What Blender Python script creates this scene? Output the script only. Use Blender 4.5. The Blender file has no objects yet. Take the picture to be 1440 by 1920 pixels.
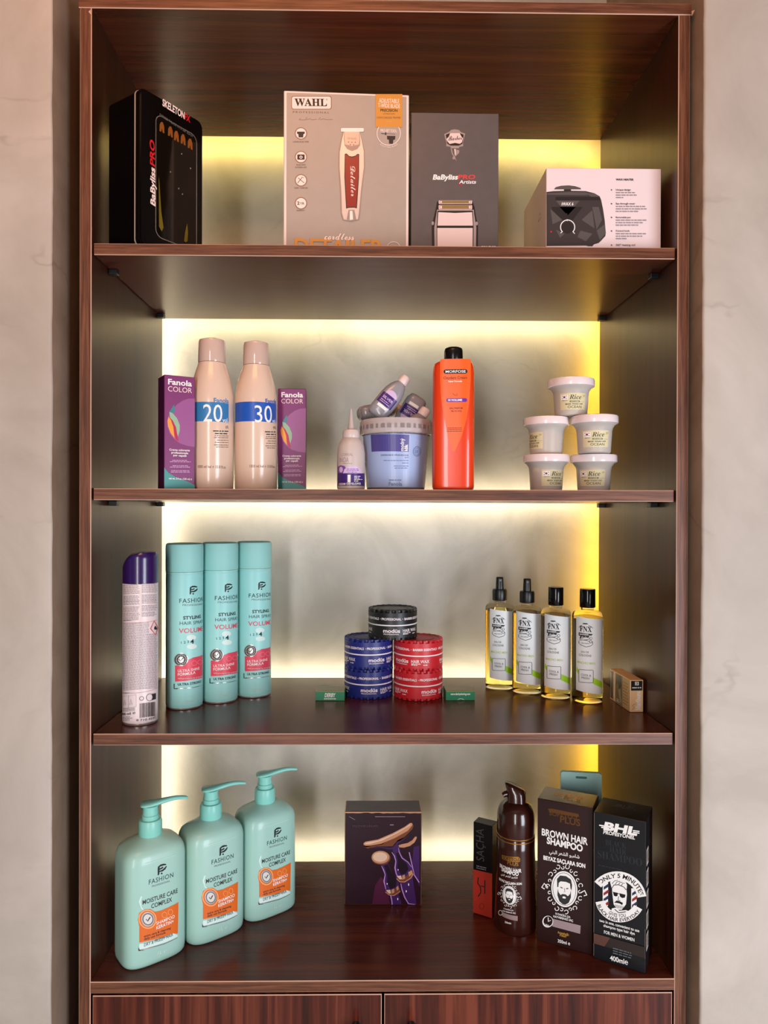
import bpy, bmesh, math, random
from mathutils import Vector, Matrix, noise

SC = bpy.context.scene
COL = SC.collection
R = math.radians

# ------------------------------------------------------------------ camera, world, lights, exposure
def srgb(c):
    if isinstance(c, str):
        c = [int(c[i:i + 2], 16) for i in (0, 2, 4)]
    return [((v / 255) / 12.92 if v / 255 <= 0.04045 else ((v / 255 + 0.055) / 1.055) ** 2.4) for v in c]

EYE = 1.45
cam_data = bpy.data.cameras.new('camera')
cam = bpy.data.objects.new('camera', cam_data)
COL.objects.link(cam)
YAW, PITCH, ROLL = 0.01313, -0.004, 0.0029
fw = Vector((math.sin(YAW) * math.cos(PITCH), math.cos(YAW) * math.cos(PITCH), math.sin(PITCH)))
rt = Vector((math.cos(YAW), -math.sin(YAW), 0))
up = rt.cross(fw)
rt2 = rt * math.cos(ROLL) + up * math.sin(ROLL)
up2 = up * math.cos(ROLL) - rt * math.sin(ROLL)
m3 = Matrix((rt2, up2, -fw)).transposed()
cam.matrix_world = Matrix.Translation((-0.02393, -1.09074, EYE)) @ m3.to_4x4()
cam_data.sensor_fit = 'VERTICAL'
cam_data.sensor_height = 36
cam_data.lens = 1331 * 36 / 1920
cam_data.shift_x = 9.227 / 1920
cam_data.clip_start = 0.02
SC.camera = cam

SC.view_settings.view_transform = 'Standard'
SC.view_settings.look = 'None'
SC.view_settings.gamma = 1
SC.view_settings.use_curve_mapping = False
SC.view_settings.exposure = 0.0

world = bpy.data.worlds.new('room_ambience')
SC.world = world
world.use_nodes = True
bgn = world.node_tree.nodes['Background']
bgn.inputs[0].default_value = (*srgb('d2c8c2'), 1)
bgn.inputs[1].default_value = 0.15

def area(name, loc, target, sx, sy, power, col):
    l = bpy.data.lights.new(name, 'AREA')
    l.shape = 'RECTANGLE'
    l.size, l.size_y, l.energy = sx, sy, power
    l.color = srgb(col)
    o = bpy.data.objects.new(name, l)
    o.location = loc
    o.rotation_euler = (Vector(target) - Vector(loc)).to_track_quat('-Z', 'Y').to_euler()
    COL.objects.link(o)
    return o

area('ceiling_lamp_light', (-0.25, -0.85, 2.68), (-0.3, 0.0, 1.9), 0.6, 0.35, 9.5, 'ffa25e')
area('doorway_daylight', (-0.5, -2.6, 1.15), (0.0, 0.2, 1.1), 0.28, 2.0, 36, 'fbf8f6')
area('side_window_daylight', (1.35, -1.7, 0.85), (0.2, 0.0, 0.95), 0.7, 1.3, 42, 'eef3ff')

# ------------------------------------------------------------------ materials
MATS = {}
def M(name, col, rough=0.45, metal=0.0, spec=0.5, trans=0.0, coat=0.0, ior=1.45, alpha=None, sheen=0, emit=None, noise_amt=0.0):
    if name in MATS:
        return MATS[name]
    m = bpy.data.materials.new(name)
    m.use_nodes = True
    b = m.node_tree.nodes['Principled BSDF']
    c = srgb(col)
    b.inputs['Base Color'].default_value = (*c, 1)
    b.inputs['Roughness'].default_value = rough
    b.inputs['Metallic'].default_value = metal
    b.inputs['Specular IOR Level'].default_value = spec
    b.inputs['Transmission Weight'].default_value = trans
    b.inputs['Coat Weight'].default_value = coat
    b.inputs['IOR'].default_value = ior
    if noise_amt:
        nt = m.node_tree
        tc = nt.nodes.new('ShaderNodeTexCoord')
        n = nt.nodes.new('ShaderNodeTexNoise'); n.inputs['Scale'].default_value = 60; n.inputs['Detail'].default_value = 4
        nt.links.new(tc.outputs['Object'], n.inputs['Vector'])
        mx = nt.nodes.new('ShaderNodeMix'); mx.data_type = 'RGBA'
        mx.inputs[6].default_value = (*[v * (1 - noise_amt) for v in c], 1)
        mx.inputs[7].default_value = (*[min(1, v * (1 + noise_amt)) for v in c], 1)
        nt.links.new(n.outputs['Fac'], mx.inputs[0])
        nt.links.new(mx.outputs[2], b.inputs['Base Color'])
    MATS[name] = m
    return m

def wood(name, c0, c1, c2, along, across=70, long=2.2, rough=0.38, dist=0.6, coat=0.0, bump=0.012):
    if name in MATS:
        return MATS[name]
    m = bpy.data.materials.new(name); m.use_nodes = True
    nt = m.node_tree; b = nt.nodes['Principled BSDF']
    tc = nt.nodes.new('ShaderNodeTexCoord')
    mp = nt.nodes.new('ShaderNodeMapping')
    sc = [across] * 3; sc['xyz'.index(along)] = long
    mp.inputs['Scale'].default_value = sc
    nt.links.new(tc.outputs['Object'], mp.inputs['Vector'])
    n1 = nt.nodes.new('ShaderNodeTexNoise'); n1.inputs['Scale'].default_value = 1; n1.inputs['Detail'].default_value = 6; n1.inputs['Distortion'].default_value = dist
    n2 = nt.nodes.new('ShaderNodeTexNoise'); n2.inputs['Scale'].default_value = 6; n2.inputs['Detail'].default_value = 3
    nt.links.new(mp.outputs[0], n1.inputs['Vector']); nt.links.new(mp.outputs[0], n2.inputs['Vector'])
    mm = nt.nodes.new('ShaderNodeMath'); mm.operation = 'MULTIPLY_ADD'; mm.inputs[1].default_value = 0.35
    nt.links.new(n2.outputs['Fac'], mm.inputs[0])
    sub = nt.nodes.new('ShaderNodeMath'); sub.operation = 'SUBTRACT'; sub.inputs[1].default_value = 0.155
    nt.links.new(n1.outputs['Fac'], sub.inputs[0]); nt.links.new(sub.outputs[0], mm.inputs[2])
    r = nt.nodes.new('ShaderNodeValToRGB')
    r.color_ramp.elements[0].position = 0.33; r.color_ramp.elements[0].color = (*srgb(c0), 1)
    r.color_ramp.elements[1].position = 0.68; r.color_ramp.elements[1].color = (*srgb(c2), 1)
    e = r.color_ramp.elements.new(0.5); e.color = (*srgb(c1), 1)
    nt.links.new(mm.outputs[0], r.inputs[0]); nt.links.new(r.outputs[0], b.inputs['Base Color'])
    b.inputs['Roughness'].default_value = rough
    b.inputs['Coat Weight'].default_value = coat
    b.inputs['Coat Roughness'].default_value = 0.12
    b.inputs['Specular IOR Level'].default_value = 0.36
    bp = nt.nodes.new('ShaderNodeBump'); bp.inputs['Strength'].default_value = bump; bp.inputs['Distance'].default_value = 0.001
    nt.links.new(mm.outputs[0], bp.inputs['Height']); nt.links.new(bp.outputs[0], b.inputs['Normal'])
    MATS[name] = m
    return m

def plaster(name, c0, c1, crack, rough=0.75, scale=3.0, crack_amt=0.5):
    m = bpy.data.materials.new(name); m.use_nodes = True
    nt = m.node_tree; b = nt.nodes['Principled BSDF']
    L = nt.links.new
    tc = nt.nodes.new('ShaderNodeTexCoord')
    n1 = nt.nodes.new('ShaderNodeTexNoise'); n1.inputs['Scale'].default_value = scale; n1.inputs['Detail'].default_value = 8; n1.inputs['Roughness'].default_value = 0.62; n1.inputs['Distortion'].default_value = 0.8
    L(tc.outputs['Object'], n1.inputs['Vector'])
    r = nt.nodes.new('ShaderNodeValToRGB')
    r.color_ramp.elements[0].position = 0.36; r.color_ramp.elements[0].color = (*srgb(c0), 1)
    r.color_ramp.elements[1].position = 0.66; r.color_ramp.elements[1].color = (*srgb(c1), 1)
    L(n1.outputs['Fac'], r.inputs[0])
    # hairline trowel marks: thin contour lines of a stretched noise, only where a second noise allows
    mp = nt.nodes.new('ShaderNodeMapping'); mp.inputs['Scale'].default_value = (2.2, 2.2, 3.4)
    L(tc.outputs['Object'], mp.inputs['Vector'])
    n2 = nt.nodes.new('ShaderNodeTexNoise'); n2.inputs['Scale'].default_value = 1.0; n2.inputs['Detail'].default_value = 5
    L(mp.outputs[0], n2.inputs['Vector'])
    s = nt.nodes.new('ShaderNodeMath'); s.operation = 'SUBTRACT'; s.inputs[1].default_value = 0.5; L(n2.outputs['Fac'], s.inputs[0])
    a = nt.nodes.new('ShaderNodeMath'); a.operation = 'ABSOLUTE'; L(s.outputs[0], a.inputs[0])
    lt = nt.nodes.new('ShaderNodeMapRange'); lt.inputs[1].default_value = 0.0; lt.inputs[2].default_value = 0.008; lt.inputs[3].default_value = 1; lt.inputs[4].default_value = 0
    L(a.outputs[0], lt.inputs[0])
    n3 = nt.nodes.new('ShaderNodeTexNoise'); n3.inputs['Scale'].default_value = 6; n3.inputs['Detail'].default_value = 2
    L(tc.outputs['Object'], n3.inputs['Vector'])
    mr = nt.nodes.new('ShaderNodeMapRange'); mr.inputs[1].default_value = 0.5; mr.inputs[2].default_value = 0.62; mr.inputs[3].default_value = 0; mr.inputs[4].default_value = crack_amt
    L(n3.outputs['Fac'], mr.inputs[0])
    mu = nt.nodes.new('ShaderNodeMath'); mu.operation = 'MULTIPLY'; L(lt.outputs[0], mu.inputs[0]); L(mr.outputs[0], mu.inputs[1])
    mx = nt.nodes.new('ShaderNodeMix'); mx.data_type = 'RGBA'
    L(mu.outputs[0], mx.inputs[0]); L(r.outputs[0], mx.inputs[6]); mx.inputs[7].default_value = (*srgb(crack), 1)
    L(mx.outputs[2], b.inputs['Base Color'])
    b.inputs['Roughness'].default_value = rough
    bp = nt.nodes.new('ShaderNodeBump'); bp.inputs['Strength'].default_value = 0.12; bp.inputs['Distance'].default_value = 0.004
    n4 = nt.nodes.new('ShaderNodeTexNoise'); n4.inputs['Scale'].default_value = 240; n4.inputs['Detail'].default_value = 3
    L(tc.outputs['Object'], n4.inputs['Vector'])
    ad = nt.nodes.new('ShaderNodeMath'); ad.operation = 'MULTIPLY_ADD'; ad.inputs[1].default_value = 0.25
    L(n4.outputs['Fac'], ad.inputs[0]); L(n1.outputs['Fac'], ad.inputs[2])
    L(ad.outputs[0], bp.inputs['Height']); L(bp.outputs[0], b.inputs['Normal'])
    MATS[name] = m
    return m

# ------------------------------------------------------------------ mesh helpers (metres unless said otherwise)
def link(name, bm, mats, parent=None, smooth=None, bevel=None):
    if bevel:
        bmesh.ops.bevel(bm, geom=[e for e in bm.edges], offset=bevel, segments=2, affect='EDGES', profile=0.5)
    bmesh.ops.recalc_face_normals(bm, faces=bm.faces[:])
    me = bpy.data.meshes.new(name)
    bm.to_mesh(me); bm.free()
    for m in (mats if isinstance(mats, (list, tuple)) else [mats]):
        me.materials.append(m)
    if smooth is not None:
        me.polygons.foreach_set('use_smooth', [True] * len(me.polygons))
        me.set_sharp_from_angle(angle=R(smooth))
    o = bpy.data.objects.new(name, me)
    COL.objects.link(o)
    o.parent = parent
    return o

def tag(o, label=None, cat=None, group=None, kind=None):
    for k, v in (('label', label), ('category', cat), ('group', group), ('kind', kind)):
        if v: o[k] = v
    return o

def root(name, label, cat, loc, rz=0.0, group=None):
    o = bpy.data.objects.new(name, None)
    o.empty_display_size = 0.02
    COL.objects.link(o)
    o.location = loc; o.rotation_euler = (0, 0, rz)
    return tag(o, label, cat, group)

def dup(o, loc, rz, label, parent=None):
    c = o.copy(); COL.objects.link(c); c.parent = parent
    if parent is None:
        c.location = loc; c.rotation_euler = (0, 0, rz); c['label'] = label
    for ch in list(o.children):
        dup(ch, None, None, None, c)
    return c

def box(bm, x0, y0, z0, x1, y1, z1, mi=0):
    v = [bm.verts.new(p) for p in ((x0, y0, z0), (x1, y0, z0), (x1, y1, z0), (x0, y1, z0), (x0, y0, z1), (x1, y0, z1), (x1, y1, z1), (x0, y1, z1))]
    fs = [bm.faces.new([v[i] for i in f]) for f in ((0, 1, 5, 4), (1, 2, 6, 5), (2, 3, 7, 6), (3, 0, 4, 7), (4, 5, 6, 7), (3, 2, 1, 0))]
    for f in fs: f.material_index = mi
    return fs

def ring_pts(a, b, n, z, N=48, cx=0, cy=0):
    out = []
    for i in range(N):
        t = 2 * math.pi * i / N
        c, s = math.cos(t), math.sin(t)
        out.append((cx + a * math.copysign(abs(c) ** (2 / n), c), cy + b * math.copysign(abs(s) ** (2 / n), s), z))
    return out

def loft(bm, rings, caps=(True, True), mi=0):
    vs = [[bm.verts.new(p) for p in r] for r in rings]
    for a, b in zip(vs, vs[1:]):
        N = len(a)
        for i in range(N):
            f = bm.faces.new((a[i], a[(i + 1) % N], b[(i + 1) % N], b[i])); f.material_index = mi
    if caps[0]: bm.faces.new(vs[0][::-1]).material_index = mi
    if caps[1]: bm.faces.new(vs[-1]).material_index = mi
    return vs

def lathe(bm, prof, N=56, caps=(True, True), mi=0, cx=0, cy=0):
    """prof: (radius, z) pairs in mm"""
    return loft(bm, [ring_pts(r / 1000, r / 1000, 2, z / 1000, N, cx, cy) for r, z in prof], caps, mi)

def lathe_obj(name, prof, mat, parent, N=56, smooth=40):
    bm = bmesh.new(); lathe(bm, prof, N)
    return link(name, bm, mat, parent, smooth=smooth)

def tube(bm, pts, rad, N=12, mi=0):
    rings = []
    P = [Vector(p) for p in pts]
    for i, p in enumerate(P):
        d = (P[min(i + 1, len(P) - 1)] - P[max(i - 1, 0)]).normalized()
        q = d.to_track_quat('Z', 'Y')
        r = rad[i] if isinstance(rad, (list, tuple)) else rad
        rings.append([tuple(p + q @ Vector((r * math.cos(2 * math.pi * k / N), r * math.sin(2 * math.pi * k / N), 0))) for k in range(N)])
    loft(bm, rings, (True, True), mi)

def rrect(w, h, r, n=6, cx=0, cy=0):
    out = []
    for qx, qy, a0 in ((1, 1, 0), (-1, 1, 90), (-1, -1, 180), (1, -1, 270)):
        for i in range(n + 1):
            a = R(a0 + 90 * i / n)
            out.append((cx + qx * (w / 2 - r) + r * math.cos(a), cy + qy * (h / 2 - r) + r * math.sin(a)))
    return out

# ------------------------------------------------------------------ flat print on real surfaces
GL = {}
def glyphs(s, bold, space):
    k = (s, bold, space)
    if k not in GL:
        c = bpy.data.curves.new('tmp', 'FONT'); c.body = s; c.offset = bold; c.space_character = space; c.resolution_u = 3
        o = bpy.data.objects.new('tmp', c)
        me = o.to_mesh()
        vs = [(v.co.x, v.co.y) for v in me.vertices]
        fs = [list(p.vertices) for p in me.polygons]
        o.to_mesh_clear(); bpy.data.objects.remove(o); bpy.data.curves.remove(c)
        x0 = min(v[0] for v in vs); x1 = max(v[0] for v in vs)
        y0 = min(v[1] for v in vs); y1 = max(v[1] for v in vs)
        GL[k] = (vs, fs, x0, x1, y0, y1)
    return GL[k]

def solve8(A, B):
    n = len(B); Mx = [r[:] + [b] for r, b in zip(A, B)]
    for i in range(n):
        p = max(range(i, n), key=lambda j: abs(Mx[j][i])); Mx[i], Mx[p] = Mx[p], Mx[i]
        for j in range(n):
            if j != i:
                f = Mx[j][i] / Mx[i][i]
                Mx[j] = [a - f * b for a, b in zip(Mx[j], Mx[i])]
    return [Mx[i][n] / Mx[i][i] for i in range(n)]

def sheet(quad, w, h):
    """artwork sheet whose corners TL, TR, BR, BL are given in drawing units, onto a w x h mm face (u centred, v from the base)"""
    dst = ((-w / 2, h), (w / 2, h), (w / 2, 0), (-w / 2, 0))
    A, B = [], []
    for (x, y), (u, v) in zip(quad, dst):
        A.append([x, y, 1, 0, 0, 0, -u * x, -u * y]); B.append(u)
        A.append([0, 0, 0, x, y, 1, -v * x, -v * y]); B.append(v)
    q = solve8(A, B)
    def f(x, y):
        d = q[6] * x + q[7] * y + 1
        return ((q[0] * x + q[1] * y + q[2]) / d, (q[3] * x + q[4] * y + q[5]) / d)
    return f

def roll_sheet(xc, Rr, yt, yb, yh, rd, r, h):
    """artwork wrapped on a cylinder of radius r, height h (mm)"""
    def f(x, y):
        s = max(-0.97, min(0.97, (x - xc) / Rr))
        a = math.asin(s)
        y2 = y + (y - yh) * rd * (1 - math.cos(a))
        return (r * a, (yb - y2) / (yb - yt) * h)
    return f

def face_map(w, d):     # front face of a box centred on the origin, d deep
    return lambda u, v, h: (u / 1000, -d / 2000 - h / 1000, v / 1000)
def right_map(w, d):    # right side; u runs from the front edge backwards, centred
    return lambda u, v, h: (w / 2000 + h / 1000, u / 1000, v / 1000)
def left_map(w, d):
    return lambda u, v, h: (-w / 2000 - h / 1000, -u / 1000, v / 1000)
def top_map(w, d, H):   # top face; v runs from the front edge backwards
    return lambda u, v, h: (u / 1000, -d / 2000 + v / 1000, H / 1000 + h / 1000)
def roll_map(rf):       # cylinder; rf(v) radius at height v, u measured on radius rf0
    r0 = rf(None)
    def f(u, v, h):
        a = u / r0; r = (rf(v) + h) / 1000
        return (r * math.sin(a), -r * math.cos(a), v / 1000)
    return f

class Print:
    def __init__(s, parent, fmap, fz=None, k=1.0, step=None):
        s.parent, s.fmap, s.k, s.step = parent, fmap, k, step
        s.fz = fz or (lambda x, y: (x, y))
        s.parts = {}; s.lay = 0.12
    def put(s, part, mat, vs, fs):
        s.lay += 0.025
        bm = bmesh.new()
        bv = [bm.verts.new((u, v, 0)) for u, v in vs]
        for f in fs:
            try: bm.faces.new([bv[i] for i in f])
            except ValueError: pass
        if any(len(f) > 4 for f in fs):
            bmesh.ops.triangulate(bm, faces=bm.faces[:])
        if s.step:
            us = [v[0] for v in vs]; lo, hi = min(us), max(us)
            k = math.ceil(lo / s.step)
            while k * s.step < hi:
                bmesh.ops.bisect_plane(bm, geom=bm.verts[:] + bm.edges[:] + bm.faces[:], plane_co=(k * s.step, 0, 0), plane_no=(1, 0, 0))
                k += 1
        P = s.parts.setdefault(part, ([], [], [], []))
        V, F, MI, ML = P
        if mat not in ML: ML.append(mat)
        mi = ML.index(mat); base = len(V)
        bm.verts.index_update()
        V.extend(s.fmap(v.co.x, v.co.y, s.lay) for v in bm.verts)
        for f in bm.faces:
            ids = [v.index for v in f.verts]
            co = [f.verts[i].co for i in range(3)]
            if (co[1] - co[0]).cross(co[2] - co[0]).z < 0: ids.reverse()
            F.append([i + base for i in ids]); MI.append(mi)
        bm.free()
    def poly(s, mat, pts, part='printed_artwork'):
        s.put(part, mat, [s.fz(*p) for p in pts], [list(range(len(pts)))])
    def rect(s, mat, x0, y0, x1, y1, part='printed_artwork'):
        s.poly(mat, [(x0, y0), (x1, y0), (x1, y1), (x0, y1)], part)
    def rr(s, mat, x0, y0, x1, y1, r, part='printed_artwork'):
        s.poly(mat, rrect(abs(x1 - x0), abs(y1 - y0), r, 5, (x0 + x1) / 2, (y0 + y1) / 2), part)
    def oval(s, mat, cx, cy, rx, ry=None, part='printed_artwork', n=28):
        ry = ry or rx
        s.poly(mat, [(cx + rx * math.cos(2 * math.pi * i / n), cy + ry * math.sin(2 * math.pi * i / n)) for i in range(n)], part)
    def stroke(s, mat, pts, w, part='printed_artwork', closed=False):
        P = [Vector(p) for p in pts]; n = len(P); a, b = [], []
        for i, p in enumerate(P):
            q0 = P[i - 1] if (i or closed) else p
            q1 = P[(i + 1) % n] if (i < n - 1 or closed) else p
            d = (q1 - q0)
            d = d.normalized() if d.length else Vector((1, 0))
            ww = w[i] if isinstance(w, (list, tuple)) else w
            nn = Vector((-d.y, d.x)) * ww / 2
            a.append(p + nn); b.append(p - nn)
        vs = [s.fz(*p) for p in a + b]
        m = n if closed else n - 1
        s.put(part, mat, vs, [[i, (i + 1) % n, n + (i + 1) % n, n + i] for i in range(m)])
    def ring(s, mat, cx, cy, rx, w, ry=None, part='printed_artwork', a0=0, a1=360, n=32):
        ry = ry or rx
        full = a1 - a0 >= 360
        pts = [(cx + rx * math.cos(R(a0 + (a1 - a0) * i / n)), cy + ry * math.sin(R(a0 + (a1 - a0) * i / n))) for i in range(n if full else n + 1)]
        s.stroke(mat, pts, w, part, closed=full)
    def text(s, mat, body, x0, y0, x1, y1, cap, bold=0.0, shear=0.0, space=1.0, part='lettering', fit=False):
        vs, fs, a, b, c, d = glyphs(body, bold, space)
        p0, p1 = Vector(s.fz(x0, y0)), Vector(s.fz(x1, y1))
        e = p1 - p0; W = e.length; e.normalize(); n = Vector((-e.y, e.x))
        cp = cap * s.k
        sx = W / (b - a); sy = cp / ((d - c) if fit else 0.69); off = c if fit else 0
        out = []
        for x, y in vs:
            yy = (y - off) * sy
            q = p0 + e * ((x - a) * sx + shear * yy) + n * yy
            out.append((q.x, q.y))
        s.put(part, mat, out, fs)
    def arc(s, mat, body, cx, cy, rad, a0, a1, cap, bold=0.0, inner=False, part='lettering'):
        """text along an arc in drawing units (y down); angles in degrees clockwise from straight up"""
        vs, fs, a, b, c, d = glyphs(body, bold, 1.0)
        out = []
        for x, y in vs:
            t = R(a0 + (a1 - a0) * (x - a) / (b - a)); yy = y / 0.69 * cap
            rr_ = rad - yy if inner else rad + yy
            out.append(s.fz(cx + rr_ * math.sin(t), cy - rr_ * math.cos(t)))
        s.put(part, mat, out, fs)
    def rows(s, mat, x0, y0, x1, n, pitch, hgt, seed=0, ragged=0.3, align='L', slope=0.0, part='lettering'):
        """lines of print too small to read, word by word"""
        rnd = random.Random(seed); vs, fs = [], []
        for i in range(n):
            w = (x1 - x0) * (1 - ragged * rnd.random()); y = y0 + i * pitch
            xs = x0 if align == 'L' else (x1 - w if align == 'R' else (x0 + x1 - w) / 2)
            x = xs
            while x < xs + w - hgt:
                ww = min(hgt * rnd.uniform(1.5, 5.5), xs + w - x)
                k = len(vs)
                for px, py in ((x, y), (x + ww, y), (x + ww, y + hgt), (x, y + hgt)):
                    vs.append(s.fz(px, py + slope * (px - x0)))
                fs.append([k, k + 1, k + 2, k + 3]); x += ww + hgt * 0.7
        s.put(part, mat, vs, fs)
    def done(s):
        for name, (V, F, MI, ML) in s.parts.items():
            me = bpy.data.meshes.new(name)
            me.from_pydata(V, [], F)
            for m in ML: me.materials.append(m)
            me.polygons.foreach_set('material_index', MI)
            o = bpy.data.objects.new(name, me); COL.objects.link(o); o.parent = s.parent
            if name in ('lettering', 'printed_artwork'): o['kind'] = 'stuff'

# common inks
WHITE = M('white_ink', 'eceae6', 0.5); BLACK = M('black_ink', '0d0d0e', 0.5); DARK = M('dark_grey_ink', '2b2a2b', 0.5)
GREY = M('grey_ink', '6d6a68', 0.5); RED = M('red_ink', 'd01820', 0.45); PINKW = M('pale_ink', 'f3dcd2', 0.5)
SILVER = M('silver_foil', 'cfcac4', 0.25, 0.8); GOLD = M('gold_foil', 'a8762e', 0.35, 0.6); COPPER = M('copper_foil', 'd09a78', 0.28, 0.85)

S1, S2, S3, S4 = 1.8569, 1.48065, 1.10282, 0.72375
TOPZ, TH = 2.2124, 0.0178
CAMXY = (-0.02393, -1.09074)
def to_viewer(x, y):    # turn an upright round thing so its front (-Y) looks out of the shelf to where people stand
    return math.atan2(CAMXY[0] - x, y - CAMXY[1])

# ================================================================== SETTING
PL_FRONT = plaster('pale_plaster', 'a59a8e', 'b9aea3', '83776c', 0.7, 3.2, 0.4)
PL_BACK = plaster('grey_microcement', 'a8a399', 'bfbab0', '87827b', 0.42, 5.0, 0.22)
PL_REVEAL = plaster('reveal_plaster', '7d6653', '917c69', '5c4a3e', 0.75, 6.0, 0.4)
FLOORM = plaster('floor_screed', '8f8983', 'a29c96', '6f6a66', 0.6, 2.0, 0.2)
WALLY, BACKY = -0.03, 0.4155

def wall_pier(name, xc, xfar, sgn):
    """front face, worn corner and reveal of the wall beside the niche"""
    bm = bmesh.new(); rows = []
    nz = 150
    for i in range(nz + 1):
        z = 2.75 * i / nz
        j = noise.noise(Vector((z * 9, sgn * 3.1, 0))) * 0.0016 + noise.noise(Vector((z * 41, sgn * 7.7, 2))) * 0.0009
        c = xc + j
        prof = [(xfar, WALLY), (c + sgn * 0.03, WALLY), (c + sgn * 0.004, WALLY + 0.0004), (c + sgn * 0.0012, WALLY + 0.0014), (c, WALLY + 0.004), (xc, WALLY + 0.05), (xc, BACKY + 0.05), (xfar, BACKY + 0.05)]
        rows.append([bm.verts.new((x, y, z)) for x, y in prof])
    for a, b in zip(rows, rows[1:]):
        for i in range(8):
            f = bm.faces.new((a[i], a[(i + 1) % 8], b[(i + 1) % 8], b[i]))
            f.material_index = 1 if i in (4, 5) else 0
    bm.faces.new(rows[0]); bm.faces.new(rows[-1])
    o = link(name, bm, [PL_FRONT, PL_REVEAL], None, smooth=50)
    tag(o, kind='structure')
wall_pier('wall_left', -0.4972, -2.2, -1)
wall_pier('wall_right', 0.4762, 2.2, 1)
bm = bmesh.new(); box(bm, -0.6, BACKY, 0, 0.6, BACKY + 0.1, 2.75); tag(link('wall_back', bm, PL_BACK), kind='structure')
bm = bmesh.new(); box(bm, -2.2, -4.0, -0.1, 2.2, 0.45, 0); tag(link('floor', bm, FLOORM), kind='structure')
bm = bmesh.new(); box(bm, -2.2, -4.0, 2.75, 2.2, 0.45, 2.85); tag(link('ceiling', bm, PL_FRONT), kind='structure')

# ================================================================== CABINET
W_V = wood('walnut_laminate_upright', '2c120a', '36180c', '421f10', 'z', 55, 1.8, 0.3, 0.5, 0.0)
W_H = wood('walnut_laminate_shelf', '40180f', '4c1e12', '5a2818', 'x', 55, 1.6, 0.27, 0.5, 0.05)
W_EV = wood('walnut_edge_upright', '472819', '613824', '774b34', 'z', 260, 9, 0.45, 0.4)
W_EH = wood('walnut_edge_shelf', '472819', '613824', '774b34', 'x', 260, 9, 0.45, 0.4)
W_D = wood('rosewood_door_laminate', '2c0d07', '4b1b0f', '6e3421', 'z', 34, 1.1, 0.3, 1.6, 0.3)
SEAM = M('pale_edge_seam', 'c9a28c', 0.45)
BLK = M('black_plastic', '0b0b0c', 0.35)

cab = root('shelving_cabinet', 'dark walnut laminate shelving cabinet with doors below, backlit inside a plaster niche', 'cabinet', (0, 0, 0))
DEP = 0.3705
def board(name, x0, y0, z0, x1, y1, z1, mat, edge, parent, seam_axis):
    """laminated board: front edge in its own band with a thin pale seam along both arrises"""
    bm = bmesh.new(); t = 0.0011
    fs = box(bm, x0, y0 + t, z0, x1, y1, z1, 0)
    fs[0].material_index = 1
    o_front = fs[0]
    # front band slightly proud, seams as chamfers
    bmesh.ops.delete(bm, geom=[o_front], context='FACES_ONLY')
    back = [v for v in bm.verts if abs(v.co.y - y0 - t) < 1e-6]
    if seam_axis == 'x':
        pts = [(x0, y0, z0 + t), (x1, y0, z0 + t), (x1, y0, z1 - t), (x0, y0, z1 - t)]
    elif seam_axis == 'z':
        pts = [(x0 + t, y0, z0), (x1 - t, y0, z0), (x1 - t, y0, z1), (x0 + t, y0, z1)]
    else:
        pts = [(x0 + t, y0, z0 + t), (x1 - t, y0, z0 + t), (x1 - t, y0, z1 - t), (x0 + t, y0, z1 - t)]
    fv = [bm.verts.new(p) for p in pts]
    order = [min(back, key=lambda v: (v.co - Vector((a, y0 + t, c))).length) for a, c in ((x0, z0), (x1, z0), (x1, z1), (x0, z1))]
    f = bm.faces.new(fv); f.material_index = 1
    for i in range(4):
        g = bm.faces.new((order[i], order[(i + 1) % 4], fv[(i + 1) % 4], fv[i])); g.material_index = 2
    return link(name, bm, [mat, edge, SEAM], parent)

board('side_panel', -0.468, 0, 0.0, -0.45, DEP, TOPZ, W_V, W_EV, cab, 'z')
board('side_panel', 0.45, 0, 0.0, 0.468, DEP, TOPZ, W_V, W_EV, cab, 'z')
board('top_panel', -0.4695, -0.0005, TOPZ + 0.0002, 0.4695, DEP, TOPZ + TH, W_H, W_EH, cab, 'x')
board('divider_panel', -0.4498, 0, S4 - TH, 0.4498, DEP, S4, W_H, W_EH, cab, 'x')
board('bottom_panel', -0.4498, 0.002, 0.08, 0.4498, DEP, 0.098, W_H, W_EH, cab, 'x')
bm = bmesh.new(); box(bm, -0.4498, 0.04, 0, 0.4498, 0.058, 0.08); link('plinth', bm, W_EH, cab)
bm = bmesh.new(); box(bm, -0.4498, DEP - 0.006, 0.098, 0.4498, DEP, S4 - TH); link('cupboard_back', bm, W_V, cab)
for z in (S1, S2, S3):
    sh = board('shelf', -0.4482, 0.006, z - TH, 0.4482, DEP, z, W_H, W_EH, cab, 'x')
    for sx in (-1, 1):
        for y in (0.075, 0.335):
            bm = bmesh.new()
            zc = z - TH
            box(bm, sx * 0.4495 - (0.0 if sx < 0 else 0.014), y - 0.007, zc - 0.0085, sx * 0.4495 + (0.014 if sx < 0 else 0.0), y + 0.007, zc - 0.0003)
            link('shelf_support', bm, BLK, sh, bevel=0.0012)
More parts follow.
